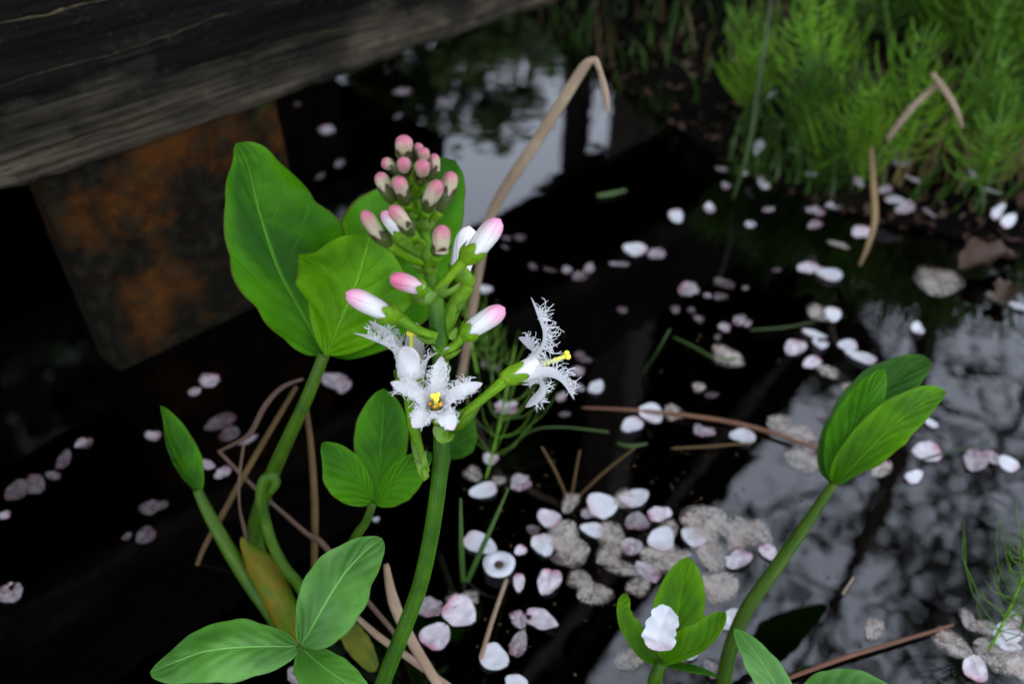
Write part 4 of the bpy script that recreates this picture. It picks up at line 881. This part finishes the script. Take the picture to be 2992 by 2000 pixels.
DATA = [
 ('z6', 'drift', '455,285,90,p 410,470,150,w 625,415,120,m 505,410,80,b 360,375,120,b 910,540,130,b 1105,550,180,w 1290,505,165,w 1225,520,110,b 1295,640,140,m 1430,600,140,p 785,625,140,p 760,785,165,w 1035,690,145,w 880,720,165,b 1150,720,130,b 930,810,170,b 1440,740,180,w 1615,725,150,w 1690,640,190,b 1820,700,160,b 405,775,190,w 625,815,75,p 620,1000,130,p 790,1000,170,p 970,975,120,b 1220,910,200,b 1430,850,180,b 1040,1050,150,b 1350,930,150,m 1700,860,150,b 1780,1010,160,b 290,1170,180,p 110,1130,140,m 150,1295,175,p 620,1210,120,m 755,1215,190,p 620,1340,150,m 485,1430,165,w 1270,790,120,m 600,1575,140,w 1240,1440,150,b 1600,1410,80,w 1720,1490,130,m 1830,1225,120,w 1840,870,90,w 1130,830,150,b 1310,1010,150,b 1480,690,120,b 1010,600,80,m 850,860,100,s 1540,840,110,b 1580,1000,120,m 1650,760,110,b 700,690,80,s 330,1080,100,b 250,1100,90,b 545,10,140,m 885,30,75,s'),
 ('z6', 'drift', '1260,95,130,w 1380,20,140,w 1660,120,125,m 1880,150,120,w 1500,15,120,b'),
 ('z8', 'bank', '310,490,50,w 35,955,60,w 245,745,70,w 280,845,80,w 110,855,50,m 190,795,40,w 405,750,60,w 485,855,55,w 310,965,60,m 220,1035,45,w 515,970,80,m 615,950,90,w 515,1040,75,m 730,1070,105,p 625,1125,80,b 870,980,90,w 905,1020,85,m 1015,1040,75,m 945,880,75,p 890,750,90,p 890,790,80,m 815,660,65,w 990,655,60,m 1305,950,85,w 1335,1025,85,w 1380,1075,90,w 1230,870,80,w 1355,655,70,w 1290,655,50,w 570,645,50,b 440,690,45,w 500,620,50,m 700,900,60,m 485,800,60,b 790,790,50,m 820,930,60,m 1110,175,60,s 1080,275,60,w 1270,300,50,m 840,130,120,s 670,240,90,s 1450,170,50,w 90,780,60,m 350,640,45,m 1410,580,60,w'),
 ('z8', 'open', '485,1235,115,p 590,1260,125,w 90,1300,90,s 80,1365,60,s 180,1470,80,s 100,1500,55,m'),
 ('z8', 'grey', '1080,1300,190,b 545,1440,120,b 600,1450,100,w 520,1540,115,w 985,1510,100,w 1450,1410,80,w 1340,1370,80,b'),
 ('z7', 'grey', '530,45,115,w 650,50,85,w 705,105,135,w 415,65,95,p 490,130,85,p 560,165,95,b 135,100,85,b 195,465,105,w 25,440,65,m 430,450,130,b 1005,530,115,p 1225,575,135,m 955,640,105,w 1370,580,85,w 1025,400,65,w 340,400,90,b 450,560,110,b 800,605,100,b 680,250,90,b 770,1330,120,b 1370,1370,160,w 1225,1500,130,p 1130,1400,150,b 1330,1440,160,b 1440,1500,140,b 1290,1330,110,b 1200,1290,110,b 1400,1290,90,b 560,380,80,s 520,500,80,s 1300,560,80,m'),
 ('z7', 'drift', '160,895,150,b 265,895,105,b 160,1020,135,p 300,985,85,p 50,1000,125,b 75,1140,135,b 130,1290,115,w 30,900,90,b'),
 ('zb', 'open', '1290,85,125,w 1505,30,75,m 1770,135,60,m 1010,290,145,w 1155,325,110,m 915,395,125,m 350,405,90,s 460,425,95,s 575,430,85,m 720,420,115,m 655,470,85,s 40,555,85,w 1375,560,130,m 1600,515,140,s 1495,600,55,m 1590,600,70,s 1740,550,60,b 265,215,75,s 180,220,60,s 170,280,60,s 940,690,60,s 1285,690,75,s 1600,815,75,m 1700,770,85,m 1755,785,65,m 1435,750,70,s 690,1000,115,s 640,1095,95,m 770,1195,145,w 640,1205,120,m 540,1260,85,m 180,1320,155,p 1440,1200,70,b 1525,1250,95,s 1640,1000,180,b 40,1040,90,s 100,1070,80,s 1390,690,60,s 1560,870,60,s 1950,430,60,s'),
 ('z9', 'left', '330,425,125,s 415,350,65,m 775,310,85,m 765,675,95,s 820,665,70,s 740,820,95,s 650,820,60,s 60,1120,140,m 20,715,65,m 450,345,75,s 180,560,150,s 90,580,140,s 270,510,80,s'),  # left petals take duller kinds in place of the lower light there
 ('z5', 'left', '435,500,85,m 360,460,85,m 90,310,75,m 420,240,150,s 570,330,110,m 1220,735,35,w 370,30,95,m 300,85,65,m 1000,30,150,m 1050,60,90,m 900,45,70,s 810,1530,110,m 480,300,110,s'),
 ('z3', 'beam', '1730,695,80,p 2120,490,95,m 1790,870,65,m 1690,935,60,m 2330,540,55,m 1570,550,55,s 2100,620,55,m'),
]
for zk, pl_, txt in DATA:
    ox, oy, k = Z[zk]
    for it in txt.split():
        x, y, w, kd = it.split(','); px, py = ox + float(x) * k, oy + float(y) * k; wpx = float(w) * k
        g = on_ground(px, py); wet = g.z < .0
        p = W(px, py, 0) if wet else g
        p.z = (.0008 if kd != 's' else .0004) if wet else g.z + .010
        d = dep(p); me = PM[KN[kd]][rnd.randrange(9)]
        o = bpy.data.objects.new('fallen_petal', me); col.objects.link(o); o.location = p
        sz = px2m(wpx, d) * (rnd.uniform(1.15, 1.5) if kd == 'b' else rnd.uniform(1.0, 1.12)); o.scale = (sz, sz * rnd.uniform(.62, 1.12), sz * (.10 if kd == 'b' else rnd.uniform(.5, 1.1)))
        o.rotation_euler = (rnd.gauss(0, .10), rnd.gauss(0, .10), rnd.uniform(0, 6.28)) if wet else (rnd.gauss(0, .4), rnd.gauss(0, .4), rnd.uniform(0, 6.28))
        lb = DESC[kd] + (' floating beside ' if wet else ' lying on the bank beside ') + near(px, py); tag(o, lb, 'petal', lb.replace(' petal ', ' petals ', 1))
# ring-shaped petal with a brown heart
p = W(1458, 1654, .0025); mb = MB(); r_ = px2m(47, dep(p)); rows = []; uvs = []
for i in range(7):
    t = i / 6; rows.append([p + V((math.cos(a) * r_ * (.24 + .76 * t) * (1 + .05 * math.sin(3 * a)), math.sin(a) * r_ * (.24 + .76 * t) * (1 + .04 * math.cos(2 * a)), .0012 * math.sin(math.pi * t) + .0008 * t)) for a in [6.283 * k / 24 for k in range(24)]]); uvs.append([(.9, k / 24) for k in range(24)])
mb.grid(rows, uvs, True); o = tag(mb.build('fallen_petal', 'p_white', None, None, True, p), 'ring-shaped white petal with a brown heart beside the grass sprout', 'petal')
mb = MB(); mb.ball(p + V((0, 0, .0004)), r_ * .30, 8, V((1, 1, .35))); mb.v = [(a - p.x, b - p.y, c - p.z) for a, b, c in mb.v]; mb.build('heart', 'deadleaf', o)
# white petal caught in the cup-shaped leaf
mb = MB(); m = [P(1928, 1905, .2455), P(1930, 1850, .2450), P(1945, 1800, .2465), P(1958, 1776, .248)]
leaflet(mb, m, px2m(50, .246), px2m(46, .246), K(-.1, .35, 1), curl=.15, sl=-.1, sr=.2, p=.9, q=.5, nu=20, nv=7, wave=.14, seed=12, ripple=.22)
tag(mb.build('fallen_petal', 'p_white', None, None, True, P(1935, 1900, .246)), 'white cherry petal caught upright inside the cup-shaped leaf', 'petal')

# fine flecks of debris on the water film
rr = random.Random(33); mb = MB()
for k in range(320):
    if k % 3: p = W(rr.gauss(1900, 330), rr.gauss(1620, 190), .0006)
    else: p = W(rr.uniform(1300, 2992), rr.uniform(820, 2000), .0006)
    if ground_z(p.x, p.y) > -.002: continue
    a = rr.random() * 6.28; o = V((math.cos(a), math.sin(a), 0)); q = V((-o.y, o.x, 0)); l = rr.uniform(.0002, .0008); w = l * rr.uniform(.2, .8)
    mb.add([p - o * l, p + q * w, p + o * l, p - q * w], [(0, 1, 2, 3)], [(0, .5), (.5, 1), (1, .5), (.5, 0)])
tag(mb.build('floating_debris', 'straw', None, None, False), 'tiny brown flecks of debris on the pond surface', 'debris', None, 'stuff')
